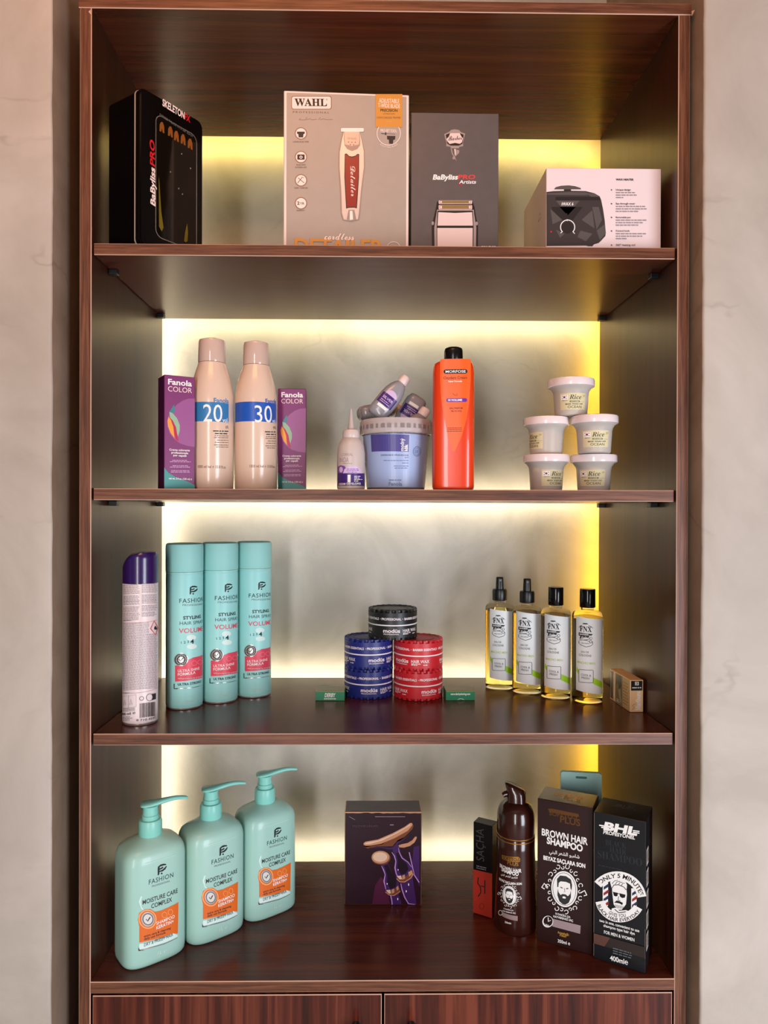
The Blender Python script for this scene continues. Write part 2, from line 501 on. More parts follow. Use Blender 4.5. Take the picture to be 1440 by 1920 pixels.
for x0, x1, hx in ((-0.4468, -0.0034, -0.042), (0.0006, 0.4468, 0.043)):
    dr = board('door', x0, 0.0, 0.102, x1, 0.018, S4 - TH - 0.0035, W_D, W_D, cab, 'xz')
    bm = bmesh.new()
    zt = 0.6655
    tube(bm, [(hx, 0.0, zt - 0.012), (hx, -0.022, zt - 0.007), (hx, -0.026, zt - 0.02), (hx, -0.026, zt - 0.11), (hx, -0.022, zt - 0.123), (hx, 0.0, zt - 0.118)], [0.0075, 0.0072, 0.0065, 0.0065, 0.0072, 0.0075], 12)
    link('handle', bm, BLK, dr, smooth=50)
    for zz in (0.2, 0.6):
        bm = bmesh.new(); hxx = x0 - 0.0012 if x0 < -0.1 else x1 + 0.0002
        box(bm, hxx, 0.02, zz - 0.02, hxx + 0.001, 0.06, zz + 0.02); link('hinge', bm, SILVER, dr)

for pts in (((-.4515, -.0009, TOPZ - .003), (-.4545, -.0009, TOPZ - .006), (-.4508, -.0009, TOPZ - .0105)), ((.4695, -.0009, TOPZ + .006), (.4745, -.0009, TOPZ + .008), (.4700, -.0009, TOPZ - .002))):
    bm = bmesh.new(); loft(bm, [[(x, y + k, z) for x, y, z in pts] for k in (0, .0006)]); link('laminate_chip', bm, SEAM, cab)
def glow(name, col, strength):
    m = bpy.data.materials.new(name); m.use_nodes = True
    nt = m.node_tree; nt.nodes.remove(nt.nodes['Principled BSDF'])
    e = nt.nodes.new('ShaderNodeEmission'); e.inputs[0].default_value = (*srgb(col), 1); e.inputs[1].default_value = strength
    nt.links.new(e.outputs[0], nt.nodes['Material Output'].inputs['Surface'])
    return m
LED_W = glow('warm_white_led', 'fff2d2', 23)
LED_M = glow('warm_yellow_led', 'ffecb2', 23)
LED_T = glow('yellow_white_led', 'ffdf78', 26)
LED_Y = glow('yellow_led', 'ffc220', 25)
def led(x0, z0, x1, z1, m):
    bm = bmesh.new(); box(bm, x0, DEP + 0.0005, z0, x1, DEP + 0.003, z1); link('led_strip', bm, m, cab)
led(-0.445, TOPZ + 0.003, 0.445, TOPZ + 0.013, LED_T)
led(-0.445, S1 - 0.0135, 0.445, S1 - 0.0035, LED_M)
led(-0.445, S2 - 0.0135, 0.445, S2 - 0.0035, LED_W)
led(-0.445, S3 - 0.0135, 0.445, S3 - 0.0035, LED_W)
led(-0.445, S4 - 0.0135, 0.445, S4 - 0.0035, LED_W)
led(-0.464, S4, -0.454, TOPZ - 0.01, LED_W)
led(0.454, S4, 0.464, TOPZ - 0.01, LED_Y)

# ================================================================== TOP SHELF
S1, S2, S3, S4 = (z + 0.0004 for z in (S1, S2, S3, S4))     # things stand a hair above the boards
def carton(name, label, cat, FL, ang, w, d, h, z, mat, group=None, bevel=0.7, body='body', sides=None):
    """upright carton; FL = front left base corner (m), ang = degrees the front is turned, w d h in mm"""
    a = R(ang)
    c = Vector((FL[0] + math.cos(a) * w / 2000 - math.sin(a) * d / 2000, FL[1] + math.sin(a) * w / 2000 + math.cos(a) * d / 2000, z))
    r = root(name, label, cat, c, a, group)
    bm = bmesh.new()
    fs = box(bm, -w / 2000, -d / 2000, 0, w / 2000, d / 2000, h / 1000)
    if sides:
        for i, mi in sides[1].items(): fs[i].material_index = mi
    bmesh.ops.bevel(bm, geom=bm.edges[:], offset=bevel / 1000, segments=1, affect='EDGES')
    link(body, bm, [mat] + (sides[0] if sides else []), r)
    return r

# --- black tin with window
def tin_box():
    w, d, h = 128, 78, 245
    a = R(55.3); FL = (-0.3800, 0.01)
    c = (FL[0] + math.cos(a) * .064 - math.sin(a) * .039, FL[1] + math.sin(a) * .064 + math.cos(a) * .039, S1)
    r = root('trimmer_tin', 'black metal trimmer tin with clear window, turned sideways at left of top shelf', 'tin', c, a)
    blk = M('black_tin_enamel', '050505', 0.22)
    def slab(name, y0, y1, grow, mat, rad=11):
        bm = bmesh.new()
        out = rrect(w + grow, h + min(grow, 0), rad, 7, 0, h / 2 + (0 if grow <= 0 else 0))
        loft(bm, [[(x / 1000, y / 1000, z / 1000) for x, z in out] for y in (y0, y1)])
        return link(name, bm, mat, r, smooth=40)
    slab('body', -26, 39, -2, blk)
    slab('rim', -28, -26, 0, M('pale_tin_rim', 'e6d3bd', 0.3, 0.5))
    slab('lid', -37, -28, -1, blk)
    slab('lid_face', -39, -37, -6, blk, 9)
    p = Print(r, face_map(w, d), sheet([(394, 95), (965, 434), (963, 1740), (392, 1529)], w, h), 0.175)
    glass = M('tin_window', '0e0c07', 0.06, 0, 0.8)
    uv = Print(r, face_map(w, d))
    out = rrect(82, 192, 12, 6, 8, 119)
    uv.poly(SILVER, [(x, y) for x, y in rrect(84.5, 194.5, 13, 6, 8, 119)], 'window_frame')
    uv.poly(glass, out, 'window')
    uv.done()
    p.lay = 0.3
    p.text(PINKW, 'SKELETON', 597, 280, 795, 402, 62, 0.03)
    p.text(RED, 'FX', 797, 404, 845, 434, 58, 0.03)
    p.text(GREY, 'EXPOSED T-BLADE WITH 360° REACH', 572, 372, 868, 566, 22)
    p.text(PINKW, 'BaByliss', 532, 1190, 528, 850, 50, 0.03, 0.2)
    p.text(RED, 'PRO', 528, 835, 524, 605, 50, 0.03, 0.2)
    amb = M('amber_print', '8a4f1c', 0.35)
    for i, (x, y) in enumerate(((592, 490), (668, 530), (722, 570), (782, 600), (845, 640))):
        p.poly(amb, [(x - 22, y + 20), (x - 20, y - 40), (x - 8, y - 62), (x + 8, y - 58), (x + 20, y - 20), (x + 22, y + 42), (x + 6, y + 34), (x, y - 5), (x - 6, y + 26)])
    gl = M('gold_tray_glint', '7d6c22', 0.2, 0.3)  # gold glints from the tray inside, painted onto the window
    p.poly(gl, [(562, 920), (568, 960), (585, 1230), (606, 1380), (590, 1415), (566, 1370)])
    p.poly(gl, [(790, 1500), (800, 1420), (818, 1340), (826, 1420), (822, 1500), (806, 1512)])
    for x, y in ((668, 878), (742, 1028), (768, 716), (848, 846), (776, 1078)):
        p.oval(M('steel_screw_glint', 'a9a18c', 0.2, 0.6), x, y, 6, 8, n=10)  # glints on the screws, painted as pale dots
    p.done()
tin_box()

# --- grey clipper carton
def clipper_carton():
    w, d, h = 206, 80, 279
    tan = M('taupe_carton', 'a89a8e', 0.4, noise_amt=0.05); edge = M('cream_carton', 'f0d8cd', 0.45)
    r = carton('clipper_carton', 'large taupe clipper carton with cream border and a red trimmer pictured', 'box', (-0.1668, 0.078), 2.5, w, d, h, S1, edge, bevel=1.2)
    p = Print(r, face_map(w, d), sheet([(68, 54), (1367, 101), (1361, 1853), (63, 1824)], w, h), 0.1575)
    # field inside the border
    q = Print(r, face_map(w, d)); q.rect(tan, -98.5, 0.5, 99, 275.5, 'front_panel'); q.done()
    p.lay = 0.2
    ink = M('brown_ink', '5d4a40', 0.5); lines = M('brown_foil', '8c6650', 0.4)
    p.rr(lines, 145, 112, 566, 254, 26); p.rr(PINKW, 153, 120, 556, 246, 20)
    p.text(BLACK, '𝐖𝐀𝐇𝐋', 180, 215, 518, 219, 76, 0.012)
    p.text(BLACK, '®', 505, 160, 524, 160, 18)
    p.text(ink, 'PROFESSIONAL', 162, 290, 540, 296, 20, 0, 0, 1.4)
    p.stroke(ink, [(225, 362), (240, 345), (232, 362), (290, 362), (310, 330), (300, 362), (340, 350), (360, 362), (410, 355)], 3)
    p.stroke(ink, [(425, 362), (450, 335), (445, 362), (480, 350), (500, 358), (578, 358)], 3)
    for i, y in enumerate((503, 748, 990, 1228)):
        p.oval(lines, 246, y, 64); p.oval(PINKW, 246, y, 54)
    p.poly(DARK, [(205, 485), (285, 485), (285, 505), (272, 510), (268, 545), (222, 545), (218, 510), (205, 505)])
    p.rr(DARK, 208, 722, 284, 776, 6); p.oval(PINKW, 246, 750, 16); p.oval(DARK, 246, 750, 8)
    p.stroke(ink, [(210, 1020), (262, 955), (276, 968)], 6); p.stroke(ink, [(216, 965), (240, 985), (280, 1018)], 6)
    p.text(BLACK, '2', 206, 1243, 232, 1243, 32, 0.02); p.text(BLACK, 'YR', 236, 1243, 282, 1243, 24, 0.01)
    p.text(ink, 'LONG RUN TIME', 165, 597, 328, 597, 13); p.text(ink, 'BLADE ZERO', 200, 836, 296, 836, 13); p.text(ink, 'OVERLAP', 186, 862, 306, 862, 13)
    p.text(ink, 'CORD / CORDLESS', 177, 1076, 316, 1076, 13); p.text(ink, 'WARRANTY', 198, 1310, 286, 1310, 13)
    or_ = M('ochre_print', 'cf8e3c', 0.45)
    p.rect(or_, 1020, 96, 1298, 440)
    p.text(PINKW, 'ADJUSTABLE', 1055, 184, 1266, 192, 44, 0.01); p.text(PINKW, 'T-WIDE BLADE', 1046, 232, 1274, 242, 40, 0.012)
    p.text(DARK, 'PRECISION', 1070, 276, 1248, 280, 26, 0.03); p.text(ink, 'LITHIUM-ION', 1100, 308, 1218, 310, 16); p.text(ink, 'CORD/CORDLESS TRIMMER', 1030, 350, 1282, 352, 20)
    p.oval(tan, 1156, 505, 126); p.ring(PINKW, 1156, 505, 122, 7, n=40)
    p.poly(or_, [(1036, 440), (1060, 400), (1110, 385), (1156, 380), (1210, 387), (1250, 405), (1278, 440)])
    p.text(PINKW, 'PRO-SET TOOL', 1072, 488, 1240, 494, 28, 0.01)
    p.poly(DARK, [(1078, 503), (1118, 506), (1120, 494), (1132, 494), (1132, 522), (1120, 522), (1118, 514), (1078, 510)]); p.stroke(DARK, [(1130, 508), (1222, 512)], 4)
    p.poly(DARK, [(1138, 530), (1226, 532), (1222, 568), (1204, 574), (1200, 614), (1160, 612), (1158, 572), (1140, 566)])
    p.arc(PINKW, 'ADJUSTABLE BLADE', 1156, 505, 150, 220, 140, 20, inner=True)
    # trimmer picture
    body = M('trimmer_print', 'd7c6bb', 0.3, 0.2); sh = M('trimmer_print_dark', '9b8a80', 0.35, 0.1); hi = M('trimmer_print_pale', 'ede2da', 0.3)
    p.poly(sh, [(690, 480), (858, 482), (880, 560), (905, 680), (908, 850), (880, 1080), (860, 1330), (848, 1400), (770, 1420), (680, 1405), (662, 1340), (655, 1100), (638, 850), (640, 700), (665, 560)])
    p.poly(body, [(694, 486), (854, 488), (872, 565), (896, 690), (898, 850), (868, 1090), (846, 1330), (836, 1395), (770, 1412), (690, 1396), (672, 1330), (665, 1100), (648, 850), (650, 700), (675, 560)])
    p.poly(sh, [(695, 480), (855, 482), (862, 560), (860, 630), (830, 670), (775, 690), (725, 668), (698, 630), (690, 560)])
    p.poly(M('trimmer_print_head', 'bfaba2', 0.3, 0.2), [(700, 486), (850, 488), (854, 560), (846, 620), (776, 636), (704, 620), (698, 560)])
    p.rr(hi, 660, 450, 898, 488, 14)
    p.text(sh, 'WAHL', 724, 570, 828, 572, 24, 0.02)
    for i, (x, y) in enumerate(((740, 595), (775, 597), (810, 598), (758, 622), (793, 624))): p.text(ink, '★', x - 9, y + 8, x + 9, y + 8, 14)
    p.poly(DARK, [(700, 720), (720, 714), (745, 740), (775, 746), (810, 738), (832, 718), (850, 722), (848, 960), (826, 1284), (800, 1276), (740, 1278), (714, 1286), (696, 960)])
    p.poly(M('burgundy_print', '8e2b26', 0.3), [(705, 728), (720, 724), (745, 750), (775, 756), (810, 748), (832, 726), (843, 730), (840, 960), (818, 1272), (800, 1266), (740, 1268), (722, 1274), (704, 960)])
    p.text(PINKW, '𝓓𝓮𝓽𝓪𝓲𝓵𝓮𝓻', 758, 848, 766, 1160, 56, 0, 0.0)
    p.poly(sh, [(740, 1300), (800, 1300), (820, 1400), (770, 1412), (720, 1400)]); p.poly(hi, [(752, 1310), (780, 1310), (786, 1400), (752, 1405)])
    p.text(or_, 'DETAILER', 180, 1744, 1105, 1760, 148, 0.03)
    p.text(PINKW, '𝓬𝓸𝓻𝓭𝓵𝓮𝓼𝓼', 488, 1606, 796, 1612, 74, 0.012)
    p.ring(PINKW, 1206, 1700, 70, 5)
    p.done()
clipper_carton()

# --- charcoal shaver carton
def shaver_carton():
    w, d, h = 145, 75, 249
    ch = M('charcoal_carton', '5b5351', 0.42, noise_amt=0.12)
    r = carton('shaver_carton', 'charcoal carton with silver foil shaver pictured, beside the taupe carton', 'box', (0.043, 0.085), 0.5, w, d, h, S1, ch)
    p = Print(r, face_map(w, d), sheet([(77, 77), (1201, 93), (1194, 2027), (72, 2016)], w, h), 0.1288)
    li = M('pearl_print', 'e3c9c3', 0.35); mi = M('shaver_print_grey', 'a08f89', 0.35); dk = M('shaver_print_dark', '241b1b', 0.35); go = M('foil_print_gold', '9c7f52', 0.3, 0.3)
    # crest
    p.poly(mi, [(560, 330), (590, 302), (635, 294), (690, 304), (715, 332), (770, 350), (756, 400), (740, 470), (745, 512), (690, 522), (690, 540), (580, 540), (585, 520), (525, 512), (530, 470), (508, 400), (500, 356)])
    p.poly(dk, [(520, 365), (570, 345), (700, 345), (750, 365), (735, 480), (690, 505), (580, 505), (538, 480)])
    p.poly(li, [(575, 345), (700, 345), (718, 385), (740, 410), (728, 462), (700, 482), (640, 470), (570, 484), (540, 450), (528, 420), (560, 388)])
    p.text(dk, '𝓑𝓪𝓻𝓫𝓮𝓻', 552, 442, 728, 428, 62, 0.008)
    p.stroke(mi, [(590, 545), (605, 610), (635, 655), (655, 700)], [14, 14, 12, 4]); p.poly(li, [(628, 548), (648, 548), (650, 640), (636, 628)])
    p.poly(mi, [(655, 556), (694, 566), (690, 600), (640, 650), (650, 600)]); p.oval(mi, 622, 664, 16, 20)
    # brand
    p.text(WHITE, 'BaByliss', 352, 942, 672, 940, 62, 0.035, 0.2); p.text(M('coral_red_ink', 'd8413c', 0.45), 'PRO', 676, 936, 896, 936, 54, 0.03, 0.15)
    p.text(WHITE, 'Artists', 690, 994, 906, 994, 44, 0.02, 0.2); p.stroke(RED, [(682, 990), (700, 1010), (722, 1022), (732, 998)], 9)
    # shaver
    p.poly(dk, [(345, 2010), (340, 1540), (372, 1400), (395, 1300), (408, 1230), (440, 1208), (840, 1208), (868, 1230), (890, 1300), (905, 1400), (935, 1540), (930, 2010)])
    p.poly(mi, [(378, 2010), (372, 1560), (400, 1380), (408, 1330), (880, 1330), (884, 1380), (912, 1560), (905, 2010)])
    p.poly(dk, [(405, 2010), (402, 1560), (412, 1345), (868, 1345), (878, 1560), (872, 2010)])
    p.poly(li, [(412, 2010), (410, 1565), (866, 1565), (862, 2010)])
    p.poly(li, [(414, 1535), (424, 1362), (640, 1372), (858, 1362), (868, 1535)])
    for y0, y1 in ((1212, 1250), (1272, 1322)):
        p.rr(li, 428, y0 - 2, 858, y1 + 6, 12); p.rr(go, 440, y0, 846, y1, 8)
        p.rr(li, 446, y0 + 8, 470, y1 - 6, 4); p.rr(li, 816, y0 + 8, 840, y1 - 6, 4)
    p.oval(mi, 352, 1505, 16, 24); p.oval(mi, 916, 1508, 16, 24)
    p.text(WHITE, 'FOILFX02', 980, 1840, 1165, 1840, 42, 0.02)
    p.done()
shaver_carton()

# --- wax heater carton
def wax_carton():
    w, d, h = 184, 165, 138
    wh = M('white_carton', 'e6d3d4', 0.42); kr = M('white_carton_side', 'cdbfb2', 0.5)
    r = carton('wax_heater_carton', 'wide white wax heater carton with black faceted heater pictured', 'box', (0.2562, 0.04), 0, w, d, h, S1, wh, sides=([kr], {3: 1}))
    p = Print(r, face_map(w, d), sheet([(273, 74), (1341, 84), (1338, 889), (270, 881)], w, h), 0.172)
    b0 = M('heater_print', '3d3534', 0.35); b1 = M('heater_print_facet', '57504e', 0.35); b2 = M('heater_print_dark', '2b2423', 0.35)
    p.poly(b1, [(342, 276), (360, 255), (410, 242), (480, 238), (540, 246), (590, 262), (596, 276)]); p.rect(b2, 436, 276, 502, 300)
    p.poly(b0, [(273, 300), (340, 292), (480, 288), (640, 292), (720, 312), (768, 340), (782, 372), (800, 460), (815, 560), (826, 680), (822, 710), (780, 756), (760, 775), (716, 788), (700, 806), (664, 806), (640, 800), (273, 804)])
    p.poly(b1, [(273, 312), (480, 300), (640, 304), (700, 318), (640, 330), (280, 326)])
    p.rect(b2, 358, 345, 770, 378)
    for t in ([(640, 310), (720, 315), (770, 345), (690, 345)], [(700, 440), (760, 440), (790, 560), (740, 650)], [(600, 560), (700, 470), (720, 640)], [(740, 660), (815, 600), (822, 690), (770, 750)], [(310, 460), (420, 560), (330, 600)], [(590, 660), (700, 690), (640, 760), (560, 720)], [(360, 650), (440, 690), (400, 728)]):
        p.poly(b1, t)
    p.poly(b1, [(360, 382), (580, 382), (535, 436), (405, 436)]); p.poly(b2, [(330, 470), (420, 560), (520, 560), (610, 440), (545, 440), (470, 520), (395, 440), (320, 440)])
    p.text(WHITE, 'iWAX 6', 412, 426, 522, 426, 28, 0.02, 0.15)
    p.rect(b2, 388, 500, 468, 522)
    p.ring(WHITE, 470, 628, 66, 8, a0=140, a1=400); p.oval(b2, 470, 632, 54)
    p.stroke(WHITE, [(404, 684), (424, 668)], 6); p.stroke(WHITE, [(516, 668), (536, 690)], 6); p.stroke(WHITE, [(465, 556), (465, 572)], 5)
    p.oval(RED, 316, 672, 8)
    p.text(DARK, 'WAX HEATER', 918, 194, 1084, 195, 17, 0.035)
    gr = M('fine_print_ink', '8f8081', 0.5)
    for i, (y, t, ln) in enumerate(((289, 'Unique design', 3), (418, 'See through cover', 3), (546, 'Removable pot', 3), (672, 'Control knob', 3), (803, '360° heating coil', 0))):
        p.oval(BLACK, 878, y - 7, 6, n=12); p.text(DARK, t, 918, y, 918 + len(t) * 10.6, y, 16, 0.015)
        for k in range(ln):
            p.rows(gr, 918, y + 14 + k * 23, (1130, 1215, 1210, 1205)[i % 4], 1, 20, 9, i * 7 + k, 0.15 + 0.5 * (k == 2))
    p.done()
    q = Print(r, left_map(w, d))
    for y, v in ((40, 78), (40, 22), (-50, 40)):
        q.stroke(GREY, [(y - 10, v - 5), (y, v + 6), (y + 10, v - 5), (y - 10, v - 5)], 1.5)
    q.done()
wax_carton()

# ================================================================== SECOND SHELF
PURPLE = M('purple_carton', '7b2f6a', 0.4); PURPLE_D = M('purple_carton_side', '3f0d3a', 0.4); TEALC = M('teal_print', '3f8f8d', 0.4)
def colour_carton(label, FL, ang, z):
    w, d, h = 48, 38, 178
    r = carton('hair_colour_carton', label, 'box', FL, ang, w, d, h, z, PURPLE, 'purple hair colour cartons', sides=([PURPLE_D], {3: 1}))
    p = Print(r, face_map(w, d), sheet([(132, 435), (383, 460), (378, 1428), (134, 1426)], w, h), 0.18)
    p.text(WHITE, 'Fanola', 162, 522, 358, 540, 46, 0.025); p.text(PINKW, 'COLOR', 162, 584, 358, 600, 44, -0.004)
    lil = M('mauve_print', '96518a', 0.35)
    pts = [(382, 648), (330, 648), (285, 665), (235, 700), (195, 750), (168, 800), (156, 850), (160, 900), (178, 955), (215, 1005), (262, 1040), (320, 1060), (380, 1070)]
    p.poly(lil, pts)
    p.poly(M('deep_teal_print', '3d7d86', 0.35), [(212, 700), (220, 740), (214, 778), (180, 766), (166, 808), (176, 760)])
    p.poly(M('sage_print', '8fb394', 0.35), [(172, 766), (200, 778), (235, 820), (258, 880), (258, 930), (244, 980), (230, 930), (210, 870), (180, 820)])
    p.poly(M('crimson_print', 'b3123f', 0.35), [(168, 806), (200, 840), (228, 900), (238, 965), (250, 1022), (228, 1010), (212, 960), (196, 890)])
    p.poly(M('orange_print', 'f09a33', 0.35), [(166, 808), (186, 838), (206, 900), (212, 960), (216, 994), (184, 950), (162, 890), (158, 846)])
    for i, (t, x0, x1, y) in enumerate((('Crema colorante', 174, 340, 1102), ('professionale', 190, 326, 1126), ('per capelli', 206, 312, 1149))):
        p.text(WHITE, t, x0, y, x1, y + 5, 17, 0.02)
    for i, y in enumerate((1182, 1194, 1228, 1240, 1270, 1282)):
        p.rows(M('lilac_fine_print', 'c79cc0', 0.5), 175 + 10 * (i % 2 == 0), y, 350 - 12 * (i % 2 == 0), 1, 10, 6, i, 0.2, 'C')
    p.poly(TEALC, [(133, 1246), (165, 1290), (220, 1325), (290, 1352), (340, 1372), (379, 1395), (378, 1428), (134, 1426)])
    p.text(WHITE, 'net wt. 3.4 oz. (100 ml) ℮', 170, 1346, 356, 1352, 16, 0.02)
    p.done()
    q = Print(r, left_map(w, d))
    for v in (136, 99, 69):
        q.stroke(M('purple_print_dark', '37083a', 0.4), [(-18, v - 3), (-10, v), (0, v - 2), (10, v + 2), (18, v + 1)], 1.6)
    q.done()
    return r
colour_carton('purple hair colour carton turned to the right, left of the tall cream bottles', (-0.3443, 0.02), 31, S2)
colour_carton('purple hair colour carton facing straight ahead, right of the tall cream bottles', (-0.1837, 0.145), 3, S2)

CREAM = M('cream_plastic', 'dcc0ab', 0.22, coat=0.2)
CREAMCAP = M('cream_cap_plastic', 'c9aea0', 0.1, coat=0.3)
def developer_bottle(label, num, pct, blue, x, y, turn, fz, textx):
    r = root('developer_bottle', label, 'bottle', (x, y, S2), to_viewer(x, y), 'tall cream developer bottles')
    lathe_obj('body', [(31, 0), (34, 1), (35.2, 4), (35.2, 142), (34.8, 154), (33.4, 166), (31.2, 177), (28.4, 188), (25.4, 197.5), (22.8, 205), (22.2, 208), (19, 208.4), (19, 212)], CREAM, r)
    lathe_obj('cap', [(22.0, 208.8), (22.4, 210), (22.0, 230), (21.6, 243), (20.6, 246), (17, 247.4), (10, 247.7)], CREAMCAP, r)
    p = Print(r, roll_map(lambda v: 35.2), fz, 0.19, 3.0)
    T = textx
    p.rect(blue, T[0], T[1], T[2], T[3], 'label_band')
    p.text(blue, 'Fanola', T[4], T[1] - 6, T[2], T[1] - 4, 40, 0.02)
    p.text(WHITE, num, T[5], T[3] - 6, T[6], T[3] - 6, 146, 0.0); p.text(WHITE, 'vol.', T[6] + 2, T[3] - 6, T[2] - 3, T[3] - 4, 36, 0.01)
    p.text(DARK, pct, T[2] - 26, T[3] + 50, T[2] - 2, T[3] + 50, 24)
    brown = M('fine_brown_ink', '7d6152', 0.5)
    for i, (dy, a) in enumerate(((70, 0), (92, 0.55), (114, 0.5), (130, 0.1), (152, 0.35), (172, 0.4), (195, 0.3), (213, 0.45))):
        p.rows(DARK if i < 2 else brown, T[4] - 6, T[3] + dy, T[2] - 2, 1, 10, 9 if i < 2 else 6, i + len(num), a * 0.9, 'R')
    p.text(brown, '1000 ml hel ℮ 33.8 fl.oz', T[7], 1240, T[8], 1242, 24)
    p.done()
B20 = M('sky_blue_print', '3579b0', 0.35); B30 = M('deep_blue_print', '1f55b4', 0.35)
developer_bottle('tall cream developer bottle numbered 20 in a mid blue band', '20', '6%', B20, -0.2852, 0.086, 0,
                 roll_sheet(543, 195, 60, 1427, 1607, .0307, 35.2, 247), (372, 664, 690, 834, 560, 468, 634, 424, 664))
developer_bottle('tall cream developer bottle numbered 30 in a deep blue band', '30', '9%', B30, -0.2153, 0.105, 0,
                 roll_sheet(929, 186, 108, 1434, 1607, .03, 35.2, 247), (746, 682, 1102, 850, 1010, 920, 1066, 876, 1090))

# --- applicator bottle with a nozzle
def applicator():
    x, y = -0.0545, 0.06
    r = root('applicator_bottle', 'small frosted applicator bottle with pointed nozzle and dark purple label', 'bottle', (x, y, S2), to_viewer(x, y))
    fr = M('frosted_white_plastic', 'd8c9c2', 0.35, trans=0.25)
    lathe_obj('body', [(20, 0), (22, 1.5), (22.6, 6), (22.6, 52), (22.4, 60), (21, 70), (18, 78), (14.5, 83), (13, 84.5), (12.5, 87)], fr, r)
    lathe_obj('collar', [(13.6, 84), (14, 85), (13.6, 93), (12, 96.5), (8, 98)], M('milky_collar', 'ccbdb8', 0.3), r, 36)
    lathe_obj('nozzle', [(6, 97), (5.6, 99), (4.3, 108), (3, 120), (2.2, 129), (1.8, 131), (1, 131.3)], M('clear_nozzle', 'd9c9c4', 0.25, trans=0.35), r, 24)
    p = Print(r, roll_map(lambda v: 22.6), roll_sheet(230, 125, 640, 1384, 1565, .0195, 22.6, 131), 0.187, 2.0)
    pu = M('dark_violet_print', '40216f', 0.35); li = M('lilac_print', 'cdb4d6', 0.4); vi = M('violet_print', '7a4aa0', 0.3)
    p.rect(pu, 112, 1238, 350, 1352, 'label')
    p.poly(vi, [(112, 1238), (112, 1180), (140, 1166), (175, 1172), (186, 1195), (165, 1238)]); p.oval(li, 142, 1205, 16, 26)
    p.poly(li, [(160, 1238), (172, 1202), (205, 1176), (250, 1166), (295, 1182), (320, 1214), (328, 1238)])
    p.rows(vi, 190, 1196, 300, 3, 14, 6, 3, 0.4, 'C')
    p.text(WHITE, '1', 200, 1318, 226, 1318, 62, 0.02)
    p.rows(WHITE, 258, 1262, 330, 4, 14, 6, 5, 0.4); p.text(WHITE, 'CREAM DEVELOPER', 122, 1346, 318, 1340, 17, 0.025)
    ink = M('mauve_grey_ink', 'ad8f94', 0.5)
    p.text(ink, "L'OREAL", 145, 1082, 248, 1080, 22); p.text(ink, 'INOA', 132, 1138, 210, 1138, 40); p.rows(ink, 160, 1146, 270, 1, 10, 6, 2)
    p.done()
applicator()

# --- clear bucket with blue label
def bucket():
    x, y = 0.0195, 0.10
    r = root('sample_bucket', 'clear plastic bucket with pale blue wrap label and ribbed rim', 'bucket', (x, y, S2), to_viewer(x, y))
    clear = M('clear_bucket_plastic', 'e3dcdc', 0.12, trans=0.85, ior=1.2); rimm = M('milky_rim_plastic', 'e4dada', 0.2, trans=0.5, ior=1.2)
    bm = bmesh.new()
    lathe(bm, [(46.5, 0), (48, 1), (48.6, 4), (55.5, 96), (56.5, 112), (54.6, 112), (53.6, 96), (46.8, 5), (44, 3)], 64)
    link('body', bm, clear, r, smooth=40)
    bm = bmesh.new()
    vs = lathe(bm, [(57, 92), (59.5, 93), (60.3, 96), (60.3, 113), (58.5, 116), (56, 116), (56, 113), (57, 95)], 64, caps=(False, False))
    for i in range(64):
        bm.faces.new((vs[-1][i], vs[-1][(i + 1) % 64], vs[0][(i + 1) % 64], vs[0][i]))
    link('rim', bm, rimm, r, smooth=40)
    rib = M('rim_rib_shade', '9d918f', 0.3, trans=0.3)  # shadow at the rim ribs put into their darker colour
    for i in range(36):
        a = R(10 * i)
        bm = bmesh.new()
        box(bm, -0.0023 * (1.4 if i % 3 else 0.8), -0.0608, 0.0995, 0.0023 * (1.4 if i % 3 else 0.8), -0.0602, 0.1065)
        bmesh.ops.rotate(bm, verts=bm.verts, cent=(0, 0, 0), matrix=Matrix.Rotation(a, 3, 'Z'))
        link('rib', bm, rib, r)
    bm = bmesh.new(); bmesh.ops.create_circle(bm, cap_ends=True, radius=0.047, segments=48, matrix=Matrix.Translation((0, 0, 0.0035)))
    link('base_disc', bm, M('bucket_base', 'b9b3b3', 0.4), r)
    rf = lambda v: 52.0 if v is None else 48.6 + (v - 4) / 92 * 6.9
    p = Print(r, roll_map(rf), roll_sheet(633, 295, 700, 1386, 1565, .0504, 52.0, 116), 0.187, 4.0)
    pale = M('pale_blue_label', '9fb2da', 0.32); navy = M('indigo_label', '4b4488', 0.35); ink = M('slate_blue_ink', '66769c', 0.5)
    q = Print(r, roll_map(rf), None, 1, 4.0); q.rect(pale, -84, 4.5, 78, 90, 'label'); q.done()
    p.lay = 0.2
    p.rect(navy, 414, 866, 748, 1026)
    p.text(WHITE, 'modný', 704, 1018, 704, 900, 32, 0.01); p.text(WHITE, 'klik', 738, 1018, 738, 955, 28, 0.03)
    p.text(DARK, 'DEDRASKÁ VÍKENDOVÁ', 500, 1064, 748, 1066, 12, 0.01); p.text(DARK, 'EDICE', 715, 1086, 748, 1086, 11)
    for i, y in enumerate((1104, 1128, 1156, 1176)): p.rows(ink, (512, 690, 610, 620)[i], y, 748, 1, 10, 7, i, 0.05, 'R')
    p.ring(ink, 822, 1022, 34, 6, 44); p.ring(ink, 822, 1022, 22, 3, 30); p.rows(ink, 806, 1010, 840, 3, 10, 5, 4, 0.2)
    p.stroke(M('sky_ink', 'b4c4e4', 0.4), [(806, 910), (828, 930), (818, 960)], 6)
    p.rows(ink, 568, 1288, 694, 1, 10, 9, 8, 0); p.text(ink, 'Fanola', 566, 1344, 694, 1346, 30, 0.02)
    p.done()
bucket()

